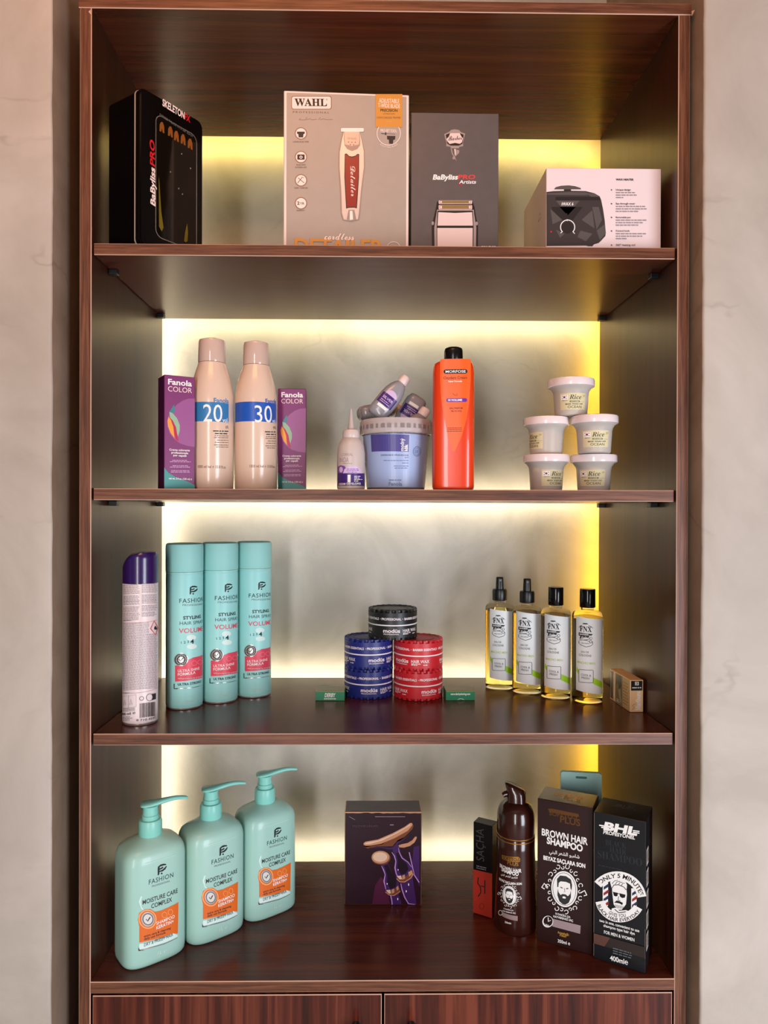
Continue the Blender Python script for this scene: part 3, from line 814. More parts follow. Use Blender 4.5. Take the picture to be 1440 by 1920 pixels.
# --- little grey sample bottles heaped in the bucket
GB = M('grey_pearl_plastic', '96949a', 0.24, 0.1); GCAP = M('pinkish_white_cap', 'e3cfcb', 0.35)
def sample_bottle(label, base, tip, roll_, name='sample_bottle'):
    b = Vector(base); t = Vector(tip); ax = (t - b)
    r = root(name, label, 'bottle', b, 0, 'grey sample bottles in the bucket')
    zz = ax.normalized(); yy = (Vector((0, 1, 0)) - zz * zz.y).normalized(); xx = yy.cross(zz)
    q = Matrix((xx, yy, zz)).transposed().to_4x4() @ Matrix.Rotation(R(roll_), 4, 'Z')
    r.matrix_world = Matrix.Translation(b) @ q
    bm = bmesh.new()
    loft(bm, [ring_pts(a / 1000, c / 1000, 2.5, z / 1000, 32) for a, c, z in ((8, 6, 0), (13, 9, 1), (16, 12, 4), (18, 13.4, 10), (18, 13.6, 40), (17, 13.2, 50), (14.4, 12, 60), (11, 10, 67), (7.6, 7.6, 70.5), (7, 7, 73))])
    link('body', bm, GB, r, smooth=50)
    lathe_obj('cap', [(8.6, 71), (9, 72), (8.6, 83), (7.6, 85), (4, 85.5)], GCAP, r, 28)
    fm = lambda u, v, h: (u / 1000, -(13.6 * max(0.0, 1 - abs(u / 18) ** 2.5) ** 0.4 + h) / 1000, v / 1000)
    p = Print(r, fm, None, 1, 2.0)
    pu = M('dark_violet_print', '40216f', 0.35); li = M('lilac_print', 'cdb4d6', 0.4)
    p.oval(li, 0, 42, 10, 8, 'label'); p.rect(pu, -14, 22, 14, 41, 'label'); p.rect(WHITE, -9, 16, 9, 21, 'label')
    p.text(li, 'SILVER', -10, 32, 10, 32, 4.2, 0.02); p.rows(li, -10, 25, 10, 2, 3, 1.1, 4)
    p.done()
    return r
bx, by, bz = 0.0195, 0.10, S2
sample_bottle('grey sample bottle with white cap up, leaning across the bucket heap', (bx - .036, by - .022, bz + .121), (bx + .014, by - .016, bz + .184), 0)
sample_bottle('grey sample bottle lying base up at right of the bucket heap', (bx + .040, by + .014, bz + .160), (bx - .006, by + .016, bz + .088), 0)
sample_bottle('grey sample bottle lying low at far left of the bucket heap', (bx - .062, by + .040, bz + .134), (bx + .00, by + .068, bz + .146), 90)
sample_bottle('grey sample bottle with only its pinkish cap showing over the right bucket rim', (bx + .002, by - .018, bz + .065), (bx + .0485, by - .016, bz + .133), 0)

# --- orange bottle
def orange_bottle():
    x, y = 0.110, 0.05
    r = root('oxidant_bottle', 'tall orange square-shouldered bottle with black screw cap', 'bottle', (x, y, S2), to_viewer(x, y))
    om = M('orange_red_plastic', 'dd3d12', 0.28, coat=0.3)
    bm = bmesh.new()
    prof = [(29, 0), (32, 1), (33.4, 5), (33.4, 120), (33.2, 185), (32.8, 193), (31, 199), (27, 203), (20, 205), (14.5, 206)]
    loft(bm, [ring_pts(a / 1000, a / 1000, 4.2 if z < 200 else 3.0, z / 1000, 64) for a, z in prof])
    link('body', bm, om, r, smooth=40)
    bm = bmesh.new(); N = 60
    def capring(rad, z, amp):
        return [((rad + (amp if i % 2 else 0)) / 1000 * math.cos(2 * math.pi * i / N), (rad + (amp if i % 2 else 0)) / 1000 * math.sin(2 * math.pi * i / N), z / 1000) for i in range(N)]
    loft(bm, [capring(14.3, 206.2, .4), capring(14.8, 207.5, .5), capring(14.4, 223, .5), capring(13.4, 227, .2), capring(10, 228.5, 0)])
    link('cap', bm, M('black_cap', '100c0b', 0.25), r, smooth=60)
    fm = lambda u, v, h: (u / 1000, -(33.4 * max(0.02, 1 - abs(u / 33.4) ** 4.2) ** (1 / 4.2) + h) / 1000, v / 1000)
    ks = 0.0335 * 1e3 / 189
    p = Print(r, fm, lambda X, Y: ((X - 1149) * ks, (1386 - Y) / (1386 - 65) * 228.7), 0.175, 2.5)
    p.poly(M('bright_orange_facet', 'f25f1c', 0.33), [(1030, 215), (1050, 208), (1280, 208), (1302, 215), (1300, 400), (1288, 600), (1262, 760), (1225, 900), (1160, 1048), (1140, 1040), (1100, 900), (1065, 720), (1040, 560), (1032, 400)], 'front_facet')
    p.rr(BLACK, 1062, 302, 1272, 342, 20); p.text(WHITE, 'MORFOSE', 1080, 333, 1256, 333, 22, 0.012)
    p.text(M('maroon_ink', '5a1d10', 0.5), 'Oxydant Cream', 1062, 390, 1270, 390, 24, 0.015); p.text(WHITE, 'Super Formula', 1104, 416, 1224, 416, 13, 0.03)
    p.stroke(M('maroon_ink', '5a1d10', 0.5), [(1142, 520), (1166, 540), (1184, 520), (1180, 545)], 4)
    p.rr(M('violet_pill', '6c2a93', 0.35), 1086, 563, 1270, 597, 16); p.text(WHITE, '10 VOLUME', 1104, 588, 1226, 588, 17, 0.03)
    p.text(M('maroon_ink', '5a1d10', 0.5), 'SAÇ PARFÜM', 1116, 660, 1230, 660, 14, 0.02); p.text(M('maroon_ink', '5a1d10', 0.5), '3% 10 VOL', 1128, 686, 1224, 686, 13, 0.02)
    p.rows(M('maroon_ink', '5a1d10', 0.5), 1090, 828, 1230, 3, 15, 5, 3, 0.4, 'C')
    p.done()
orange_bottle()

# --- stacked rice mask tubs
def rice_tub():
    r = root('rice_mask_tub', '', 'tub', (0, 0, 0), 0, 'stacked frosted rice mask tubs')
    fr = M('frosted_tub_plastic', 'dfd5cc', 0.34, trans=0.4, ior=1.25)
    lathe_obj('body', [(24.5, 0), (26, .8), (26.5, 3), (28.6, 36), (29.6, 41), (33, 46), (36.2, 48.6), (36.8, 50)], fr, r, 56)
    lathe_obj('contents', [(20, 2), (24.6, 2.5), (25, 5), (26.8, 33), (20, 34)], M('rice_cream', 'c9b797', 0.6), r, 40)
    lathe_obj('lid', [(37.4, 48.4), (38.3, 49), (38.5, 50), (38.4, 58.5), (37.6, 60.8), (35.5, 61.8), (20, 62)], M('white_lid_plastic', 'e9d9d8', 0.22, coat=0.4), r, 64)
    rf = lambda v: 28.0 if v is None else 26.5 + (v - 3) / 33 * 2.1
    p = Print(r, roll_map(rf), lambda X, Y: ((X - 760) / 7.2, 48 - (Y - 240) / 7.6), 0.137, 2.5)
    lab = M('pale_cream_label', 'd5c9a0', 0.5); gn = M('olive_green_ink', '3e4427', 0.5)
    p.rr(lab, 598, 335, 922, 540, 6, 'label')
    p.rect(WHITE, 612, 355, 698, 416); p.oval(RED, 655, 382, 14, 12); p.poly(M('flag_blue_ink', '1d2a6b', 0.5), [(641, 383), (669, 383), (666, 393), (655, 397), (645, 393)])
    for X, Y in ((632, 370), (680, 370), (632, 400), (680, 400)): p.rect(DARK, X - 6, Y - 4, X + 6, Y + 3)
    p.rows(gn, 628, 424, 692, 1, 6, 5, 2, 0)
    p.text(gn, '𝑹𝒊𝒄𝒆', 714, 412, 858, 412, 54, 0)
    p.rr(M('olive_pill', '6e7554', 0.5), 716, 428, 840, 450, 10); p.text(lab, 'SOFT GOMME', 732, 445, 824, 445, 11, 0.02); p.stroke(gn, [(846, 442), (912, 442)], 2)
    p.text(gn, 'MASK WASH OFF', 668, 480, 880, 480, 17, 0.015); p.text(gn, 'OCEAN', 696, 522, 862, 522, 30, 0.0)
    p.oval(M('wheat_print', 'bdae78', 0.5), 895, 368, 18, 12); p.stroke(M('wheat_print', 'bdae78', 0.5), [(868, 392), (892, 372), (914, 350)], 3)
    p.done()
    return r
tub = rice_tub()
TS = [('rice mask tub at bottom left of the stack', .2752, .110, 0, 30), ('rice mask tub at bottom right of the stack', .3560, .110, 0, -6),
      ('rice mask tub in the middle tier at left, its label turned away', .2750, .110, 1, -58), ('rice mask tub in the middle tier at right, label facing ahead', .3485, .084, 1, 6),
      ('single rice mask tub crowning the stack of five', .3128, .096, 2, 8)]
for i, (lb, x, y, tier, da) in enumerate(TS):
    lb = 'white-lidded frosted ' + lb
    rz = to_viewer(x, y) + R(da)
    if i == 0:
        tub.location = (x, y, S2); tub.rotation_euler = (0, 0, rz); tub['label'] = lb
    else:
        dup(tub, (x, y, S2 + tier * 0.0624), rz, lb)

# ================================================================== THIRD SHELF
# --- white spray can with purple cap, back label to the front
def white_can():
    x, y = -0.3972, 0.0707
    r = root('hairspray_can', 'white spray can with slanted dark purple cap, back label showing', 'spray can', (x, y, S3), to_viewer(x, y), 'spray cans')
    lathe_obj('body', [(25, 0), (26.8, 1), (27.6, 4), (27.8, 8), (27.8, 224), (27.4, 228), (25, 229)], M('white_can_enamel', 'e2d2d2', 0.35), r)
    lathe_obj('base_rim', [(24, 0), (27.4, 0.2), (28.0, 2), (28.0, 3.2), (27.4, 3.8)], SILVER, r)
    bm = bmesh.new(); N = 56; rings = []
    for i in range(15):
        z = 226 + 50 * i / 14
        rr_ = 27.6 if i < 13 else (26.8, 24.5)[i - 13]
        k = max(0.0, (z - 246) / 30)
        xmin = -28 + 28 * 0.95 * (1 - math.sqrt(max(0, 1 - k * k)))
        rings.append([(max(px, xmin / 1000), py, pz) for px, py, pz in ring_pts(rr_ / 1000, rr_ / 1000, 2, z / 1000, N)])
    loft(bm, rings)
    link('cap', bm, M('deep_purple_cap', '2c1450', 0.25, coat=0.3), r, smooth=45)
    ink = M('fine_grey_ink', '8d8083', 0.5)
    fz = roll_sheet(240, 143, 148, 1630, -198, .0236, 27.8, 276)
    p = Print(r, roll_map(lambda v: 27.8), fz, 0.186, 2.5)
    sl = -0.03
    for c, (x0, x1) in enumerate(((106, 236), (250, 374))):
        for b, (y0, n) in enumerate(((418, 5), (470, 3), (512, 5), (562, 3), (604, 5))):
            p.rows(ink, x0, y0 - 6 * c, x1, n, 10.5, 4.5, b + 9 * c, 0.12)
    p.rows(ink, 106, 660, 236, 6, 11, 4.5, 5, 0.1); p.rows(ink, 250, 655, 374, 4, 11, 4.5, 15, 0.2); p.rows(ink, 106, 720, 190, 1, 10, 4.5, 6)
    p.rows(ink, 104, 742, 310, 9, 11.5, 4.5, 31, 0.03); p.rows(ink, 104, 846, 374, 42, 11.3, 4.5, 32, 0.03)
    pinkl = M('pink_rule_ink', 'c78f8f', 0.5)
    p.stroke(pinkl, [(104, 738), (372, 726)], 3); p.stroke(pinkl, [(102, 1326), (372, 1312)], 3)
    p.stroke(RED, [(346, 736), (376, 797), (356, 856), (318, 800)], 7, closed=True)
    p.poly(BLACK, [(348, 810), (346, 795), (356, 776), (364, 790), (370, 800), (366, 812)])
    p.rows(ink, 102, 1336, 160, 1, 10, 6, 7)
    p.stroke(ink, [(104, 1362), (208, 1358), (208, 1460), (104, 1464)], 2, closed=True); p.stroke(ink, [(150, 1360), (150, 1462)], 2); p.stroke(ink, [(160, 1440), (178, 1440), (168, 1392)], 3, closed=True); p.stroke(ink, [(112, 1440), (130, 1440), (121, 1396)], 3, closed=True)
    p.rows(ink, 102, 1470, 205, 3, 10, 4, 8); p.text(DARK, '400 ml ℮', 100, 1524, 205, 1520, 20, 0.01); p.rows(ink, 102, 1540, 180, 3, 13, 5, 12)
    p.ring(DARK, 250, 1394, 16, 3); p.ring(DARK, 312, 1390, 26, 3, 30); p.poly(DARK, [(326, 1362), (360, 1358), (360, 1408), (326, 1416), (334, 1390)])
    rnd = random.Random(4); X = 236
    while X < 352:
        wd = rnd.choice((2.5, 4, 6)); p.rect(DARK, X, 1436 - (X - 236) * .04, X + wd, 1560 - (X - 236) * .06); X += wd + rnd.choice((3, 4, 6))
    p.text(DARK, '8 710 4242', 210, 1584, 356, 1572, 16)
    p.done()
white_can()

TEAL = M('aqua_can_enamel', '9ad6d2', 0.42); TEALCAP = M('aqua_matte_cap', '93ccc6', 0.55)
def fp_mark(p, mat, x, y, s, slope=0.0):
    def q(a, b): return (x + a * s, y + b * s - slope * a * s)
    p.stroke(mat, [q(-.32, -.42), q(-.36, -.2), q(-.36, .35), q(-.42, .5)], [.2 * s, .2 * s, .2 * s, .1 * s])
    p.stroke(mat, [q(-.38, -.4), q(-.1, -.5), q(.2, -.5), q(.48, -.42)], [.1 * s, .2 * s, .19 * s, .12 * s])
    p.stroke(mat, [q(-.3, -.12), q(-.05, -.14), q(.14, -.24)], .15 * s)
    p.stroke(mat, [q(-.28, .12), q(.05, .14), q(.32, .0), q(.52, -.22)], [.12 * s, .18 * s, .18 * s, .1 * s])
    p.oval(mat, *q(-.02, .42), .1 * s, .1 * s, n=10)

def aqua_can():
    r = root('hairspray_can', '', 'spray can', (0, 0, 0), 0, 'spray cans')
    lathe_obj('body', [(28, 0.5), (30.6, 2), (31.6, 5), (31.8, 9), (31.8, 230), (31.2, 236), (30, 238)], TEAL, r)
    lathe_obj('base_rim', [(27, 0), (30.8, 0.2), (31.4, 1.5), (31.4, 2.6), (30.4, 3.4)], SILVER, r)
    lathe_obj('shoulder_ring', [(31.0, 233.5), (31.9, 234.2), (31.9, 236.4), (31.0, 237)], M('aqua_ring', '9fd2cb', 0.35), r)
    lathe_obj('cap', [(31.9, 237.2), (32.3, 238), (32.3, 281), (31.4, 284.5), (29, 286), (20, 286.3)], TEALCAP, r)
    fz = roll_sheet(607, 160, 91, 1489, -198, .0246, 31.8, 286)
    p = Print(r, roll_map(lambda v: 31.8), fz, 0.204, 2.5)
    coral = M('coral_print', 'd8455a', 0.42); ink = M('slate_ink', '2f4a4a', 0.5); pale = M('pale_aqua_ink', 'cfe6e0', 0.5)
    fp_mark(p, BLACK, 688, 484, 66)
    p.text(ink, 'FASHION', 572, 586, 792, 574, 36, 0.008, 0, 1.15); p.text(GREY, 'PROFESSIONAL', 598, 612, 770, 606, 15)
    p.text(DARK, 'STYLING', 604, 726, 748, 716, 27, 0.03); p.text(ink, 'HAIR SPRAY', 576, 770, 766, 758, 28, 0.0)
    p.text(coral, 'VOLUME', 568, 838, 776, 824, 38, 0.012)
    p.oval(pale, 672, 880, 40, 24); p.oval(pale, 676, 955, 42, 22)
    p.text(BLACK, '1 2 3', 588, 930, 652, 924, 20); p.text(BLACK, '4', 664, 932, 692, 930, 36, 0.025)
    p.poly(coral, [(538, 1110), (600, 1108), (640, 1070), (690, 1048), (745, 1038), (790, 1030), (792, 1222), (700, 1232), (538, 1244)])
    p.oval(SILVER, 588, 1062, 58, 54); p.oval(BLACK, 588, 1062, 52, 49); p.ring(WHITE, 588, 1062, 42, 2.5, 40); p.oval(SILVER, 588, 1062, 26, 25)
    p.stroke(BLACK, [(572, 1060), (584, 1074), (606, 1046)], 8)
    for a in range(0, 360, 24): p.oval(WHITE, 588 + 35 * math.cos(R(a)), 1062 + 33 * math.sin(R(a)), 2.6, n=6)
    p.ring(M('light_coral_print', 'f08a90', 0.4), 694, 1096, 20, 3); p.ring(M('light_coral_print', 'f08a90', 0.4), 740, 1090, 18, 3)
    p.text(WHITE, 'ULTRA SHINE', 562, 1166, 736, 1150, 22, 0.006); p.text(WHITE, 'FORMULA', 562, 1196, 704, 1184, 22, 0.012); p.text(pale, 'with provitamin for all hair types', 562, 1222, 760, 1212, 11)
    p.stroke(DARK, [(532, 1262), (532, 1304), (560, 1304)], 7); p.stroke(SILVER, [(560, 1304), (640, 1304), (760, 1284)], [5, 5, 2])
    p.text(DARK, 'ULTRA STRONG', 562, 1278, 748, 1262, 20, 0.01)
    p.text(pale, '400 ml ℮', 622, 1424, 706, 1416, 18)
    p.done()
    return r
can0 = aqua_can()
for i, (x, y, da, lb) in enumerate(((-.350, .1644, -3, 'aqua volume hair spray can nearest the front, left of the other two'), (-.2955, .2030, -4, 'aqua volume hair spray can in the middle of the three'), (-.2400, .2404, -5, 'aqua volume hair spray can farthest back, right of the other two'))):
    if i == 0:
        can0.location = (x, y, S3); can0.rotation_euler = (0, 0, to_viewer(x, y) + R(da)); can0['label'] = lb
    else: dup(can0, (x, y, S3), to_viewer(x, y) + R(da), lb)

# --- scalloped hair wax tins
def wax_tin(col, inkname):
    r = root('hair_wax_tin', '', 'tin', (0, 0, 0), 0, 'hair wax tins')
    m = M(inkname + '_satin_tin', col, 0.42); N = 144
    def gear(rad, z, depth, ph=0):
        out = []
        for i in range(N):
            k = (i % 6)
            rr_ = rad - (depth if k in (0, 1, 2) else 0)
            t = 2 * math.pi * i / N
            out.append((rr_ / 1000 * math.cos(t), rr_ / 1000 * math.sin(t), z / 1000))
        return out
    def circ(rad, z): return [(rad / 1000 * math.cos(2 * math.pi * i / N), rad / 1000 * math.sin(2 * math.pi * i / N), z / 1000) for i in range(N)]
    bm = bmesh.new()
    loft(bm, [gear(44.2, 0, 4.6), gear(45.3, .5, 5.0), gear(45.4, 4.2, 5.0), circ(45.4, 4.6), circ(45.4, 25.5), circ(44.6, 26)])
    link('base', bm, m, r, smooth=35)
    bm = bmesh.new()
    loft(bm, [circ(44.6, 28), circ(45.5, 28.4), circ(45.5, 49.4), gear(45.4, 49.8, 5.0), gear(45.3, 53.6, 5.0), gear(44.2, 54.2, 4.6), circ(38.5, 54.2), circ(38.2, 52.8), circ(30, 52.8), circ(29.7, 53.5), circ(28, 53.5), circ(27.7, 52.8), circ(10, 52.8)])
    link('lid', bm, m, r, smooth=35)
    lathe_obj('white_band', [(44.4, 25.6), (45.7, 26), (45.7, 28), (44.4, 28.3)], M('white_band_print', 'ece4e4', 0.4), r, 72)
    p = Print(r, roll_map(lambda v: 45.5), None, 1, 4.0)
    ink = M('wax_white_ink', 'f0e4e4', 0.5)
    D_ = 45.5 * math.pi / 180
    for k in range(3):
        o = 120 * k
        def X(a): return (((a + o + 180) % 360) - 180) * D_
        def txt(s, a0, a1, z, cap, b=0.0):
            x0 = X(a0); p.text(ink, s, x0, z, x0 + (a1 - a0) * D_, z, cap, b)
        txt('PROFESSIONAL', -56, -10, 36.5, 4.0, 0.02); txt('-', -7, -5.5, 37.2, 4.0, 0.03); txt('BARBER ESSENTIALS', -2, 57, 36.5, 4.0, 0.02); txt('-', 60.5, 62, 37.2, 4.0, 0.03)
        txt('modüs', -52, -13, 14.2, 6.6, 0.02); txt('PROFESSIONAL', -51, -15, 10.3, 2.0, 0.01)
        txt('HAIR WAX', -6, 36, 14.6, 5.6, 0.012)
        p.rows(ink, X(-6), 12.4, X(-6) + 22 * D_, 1, 2, 1.1, 2, 0); p.rows(ink, X(-6), 10.4, X(-6) + 14 * D_, 1, 2, 1.1, 3, 0); p.rows(ink, X(22), 10.2, X(22) + 10 * D_, 1, 2, 1.3, 4, 0)
    p.done()
    return r
HT = 0.0546
tb = wax_tin('1b2470', 'blue'); trd = wax_tin('c01f28', 'red'); tk = wax_tin('191817', 'black')
def place(o, x, y, k, da, lb, first):
    rz = to_viewer(x, y) + R(da)
    if first: o.location = (x, y, S3 + k * HT); o.rotation_euler = (0, 0, rz); o['label'] = lb
    else: dup(o, (x, y, S3 + k * HT), rz, lb)
place(tb, -.0252, .2429, 0, 34, 'blue hair wax tin at the bottom of its pair on the shelf', True)
place(tb, -.0252, .2429, 1, 52, 'blue hair wax tin on top of the other blue tin', False)
place(trd, .0672, .2320, 0, 60, 'red hair wax tin at the bottom of its pair on the shelf', True)
place(trd, .0672, .2320, 1, -10, 'red hair wax tin on top of the other red tin', False)
place(tk, .0195, .2360, 2, 30, 'single black hair wax tin crowning the blue and red tins', True)

# --- small razor blade packets
def blade_box(label, FL, ang, front, top):
    w, d, h = 53, 38, 17.5
    gr = M('green_carton', '27805a', 0.38); top_m = M('grey_green_carton', '8f9c8b', 0.35); go = M('gold_line_print', 'b7a13c', 0.35)
    r = carton('razor_blade_packet', label, 'box', FL, ang, w, d, h, S3, gr, 'razor blade packets', sides=([top_m], {4: 1}), bevel=0.4)
    p = Print(r, face_map(w, d), None, 1)
    p.text(WHITE, front[0], front[1], front[2], front[3], front[2], front[4], 0.03, front[5])
    if front[6]:
        p.rows(WHITE, -11, 2.2, 11, 2, 1.6, .8, 3, 0.1, 'C')
    else:
        p.poly(M('white_flap_edge', 'd9e2da', 0.5), [(-6, 0.6), (-3, 3), (0, 4), (4, 3.2), (8, .8), (5, 1.6), (1, 3.2), (-3, 2)])
    p.rect(go, -26, 16.2, 26, 16.9); p.done()
    q = Print(r, top_map(w, d, h)); q.rect(go, -26, 1, -25.4, 28); q.rect(go, 25.4, 1, 26, 28); q.rect(go, -26, 27.4, 26, 28)
    q.text(M('silver_grey_ink', 'a9aca0', 0.4), 'DERBY', *top); q.done()
blade_box('green razor blade packet left of the blue tins, brand name to the front', (-.1215, .1940), -1.0, ('DERBY', -9.5, 6.6, 9.5, 6.8, 0.1, True), (14, 17, -14, 17, 7, 0.02))
blade_box('green razor blade packet right of the red tins, web address to the front', (.1150, .1940), 1.0, ('www.derbyshaving.com', -18, 10, 18, 3.6, 0.0, False), (14, 17, -14, 17, 7, 0.02))

# --- cologne bottles
CLEAR = M('clear_plastic', 'f4f1e6', 0.04, trans=1.0, ior=1.08)
LIQ = M('pale_yellow_cologne', 'f8eb98', 0.02, trans=1.0, ior=1.28)
def cologne(spray):
    r = root('cologne_bottle', '', 'bottle', (0, 0, 0), 0, 'yellow cologne bottles')
    lathe_obj('body', [(23, 0), (26, 1), (27.2, 4), (27.4, 8), (27.4, 150), (27, 156), (25, 160.5), (20, 163), (13, 164), (11.4, 165), (11.2, 173)], CLEAR, r)
    lathe_obj('liquid', [(20, 3.2), (24.6, 4.5), (25.9, 9), (25.9, 147), (25.9, 150.6), (10, 150.8)], LIQ, r)
    if spray:
        lathe_obj('collar', [(13.6, 170), (14.1, 171), (14.1, 188), (13, 191.5), (8, 192)], M('black_ribbed_collar', '121212', 0.35), r, 40)
        bm = bmesh.new()
        loft(bm, [ring_pts(a / 1000, b / 1000, 2.6, z / 1000, 28) for a, b, z in ((7.8, 7.8, 192), (7.6, 7.6, 200), (7.0, 7.2, 212), (6.9, 6.9, 214.5), (6, 6, 215.2))])
        bmesh.ops.translate(bm, verts=bm.verts, vec=(0, 0, 0))
        for v in bm.verts:
            if v.co.z > .206 and v.co.y < 0: v.co.y *= 0.82
        hd = link('spray_head', bm, BLK, r, smooth=45)
        bm = bmesh.new(); bmesh.ops.create_cone(bm, cap_ends=True, radius1=0.0022, radius2=0.002, depth=0.003, segments=16, matrix=Matrix.Translation((0.001, -0.0072, 0.2095)) @ Matrix.Rotation(R(90), 4, 'X'))
        link('spray_orifice', bm, GREY, hd)
    else:
        lathe_obj('cap', [(13.6, 170), (14, 170.6), (13.8, 202), (13.2, 203.2), (8, 203.6)], M('black_gloss_cap', '0a0a0a', 0.15), r, 40)
    fz = roll_sheet(855, 124.5, 200, 1102, -440, .0204, 27.4, 203)
    p = Print(r, roll_map(lambda v: 27.5), fz, 0.222, 2.5)
    paper = M('white_paper_label', 'd8d8d6', 0.55); lime = M('lime_print', '9ccc1f', 0.5); ink = M('charcoal_ink', '3a3a3c', 0.5)
    # paper label
    p.poly(paper, [(768, 404), (976, 424), (974, 1010), (768, 990)], 'label')
    p.poly(lime, [(772, 806), (786, 828), (790, 870), (770, 842)]); p.poly(lime, [(900, 886), (972, 918), (972, 968), (900, 936)])
    out = [(792, 490), (800, 484), (818, 476), (858, 474), (884, 486), (896, 494), (896, 625), (884, 636), (846, 648), (806, 634), (790, 622)]
    p.stroke(ink, out, 4.5, closed=True)
    p.poly(paper, [(812, 466), (866, 466), (862, 484), (816, 484)]); p.poly(BLACK, [(814, 468), (826, 458), (838, 460), (850, 458), (864, 468), (850, 468), (838, 470), (826, 468)])
    p.rect(paper, 786, 498, 902, 600)
    p.text(BLACK, '𝐅𝐍𝐗', 796, 524, 888, 528, 42, 0.012)
    p.poly(BLACK, [(788, 534), (896, 542), (888, 556), (870, 556), (866, 574), (850, 574), (794, 586), (800, 564), (788, 560)])
    p.text(paper, 'BARBER', 796, 554, 866, 556, 12, 0.02); p.text(paper, '𝓢𝓽𝔂𝓵𝓮', 806, 580, 850, 576, 16, 0.01)
    p.stroke(BLACK, [(794, 592), (840, 594), (878, 580)], [2, 5, 3]); p.stroke(BLACK, [(794, 596), (840, 592), (876, 604)], [2, 5, 3]); p.ring(BLACK, 882, 578, 10, 3.5); p.ring(BLACK, 880, 604, 10, 3.5)
    p.text(ink, 'MEN ARENA', 808, 622, 872, 624, 9)
    p.text(ink, 'EAU DE', 808, 694, 866, 696, 15); p.text(ink, 'COLOGNE', 792, 720, 886, 724, 17); p.text(M('olive_lime_ink', 'a9bd52', 0.5), 'MACHO MEN', 780, 778, 916, 784, 18, 0.005)
    p.stroke(ink, rrect(110, 100, 6, 3, 846, 878), 3.5, closed=True); p.text(ink, 'COOL &', 808, 876, 884, 880, 16); p.text(ink, 'FRESH', 812, 900, 872, 904, 16)
    p.done()
    return r
cs, cc = cologne(True), cologne(False)
for i, (o, x, y, da, lb) in enumerate(((cs, .2300, .2905, 2, 'yellow cologne bottle with black spray head, farthest back of the four'), (cs, .2765, .2585, -2, 'yellow cologne bottle with black spray head, second of the four'),
                                    (cc, .3222, .2230, -2, 'yellow cologne bottle with plain black cap, third of the four'), (cc, .3725, .1946, 0, 'yellow cologne bottle with plain black cap, nearest the cigarette pack'))):
    rz = to_viewer(x, y) + R(da)
    if i in (0, 2): o.location = (x, y, S3); o.rotation_euler = (0, 0, rz); o['label'] = lb
    else: dup(o, (x, y, S3), rz, lb)

# --- cigarette pack lying on its long edge
def cig_pack():
    w, d, h = 23, 88, 55
    FLx, FLy = .4232, .1190; a = R(3.0)
    c = (FLx + math.cos(a) * w / 2000 - math.sin(a) * d / 2000, FLy + math.sin(a) * w / 2000 + math.cos(a) * d / 2000, S3)
    r = root('cigarette_pack', 'gold cigarette pack on its side against the right panel', 'pack', c, a)
    goldc = M('gold_beige_carton', 'e6c093', 0.35, 0.1); dk = M('photo_print_olive', '857a55', 0.35)
    bm = bmesh.new(); box(bm, -w / 2000, -d / 2000, 0, w / 2000, d / 2000 - .0215, h / 1000); link('body', bm, goldc, r, bevel=0.0006)
    bm = bmesh.new(); box(bm, -w / 2000 - .0002, d / 2000 - .0210, -0.0, w / 2000 + .0002, d / 2000, h / 1000 + .0002); link('flip_lid', bm, goldc, r, bevel=0.0006)
    p = Print(r, face_map(w, d)); 
    p.rect(BLACK, -10, 37, 10, 53.5); p.rect(WHITE, -3, 46, 3.5, 52); p.rows(WHITE, -8, 41, 8, 1, 2, 1.6, 2, 0); p.rect(BLACK, -1.5, 47.2, 2, 50.8); p.rect(WHITE, -1, 48.2, .8, 49.8)
    p.text(WHITE, '𝐌𝐚𝐫𝐥𝐛𝐨𝐫𝐨', 6.8, 3, 6.8, 35, 8.5, 0.01); p.stroke(M('gold_script_ink', 'a9773a', 0.5), [(-8, 4), (-4, 8), (-8, 11), (-3, 14)], .9)
    p.done()
    q = Print(r, left_map(w, d))        # u runs from back to front on this side
    q.rect(dk, -20, 1, 42, 53.5); q.rect(M('photo_print_tan', 'cbb07c', 0.35), 12, 1, 42, 53.5)
    q.poly(M('photo_print_dark_olive', '4a4530', 0.35), [(-18, 52), (6, 53), (8, 36), (-2, 24), (-8, 38), (-18, 30)])
    q.poly(M('photo_print_skin', 'b0a27c', 0.4), [(-6, 26), (2, 30), (6, 16), (10, 8), (2, 4), (-2, 14)])
    q.rows(M('gold_script_ink', 'a9773a', 0.5), 15, 8, 38, 8, 5.2, 1.6, 6, 0.3); q.rows(WHITE, -14, 4, 0, 2, 3, 1.6, 8)
    q.rect(M('dark_band_print', '40301f', 0.35), -43.5, 3, -30, 52); q.rect(SILVER, -40, 4, -38.5, 50); q.done()
cig_pack()

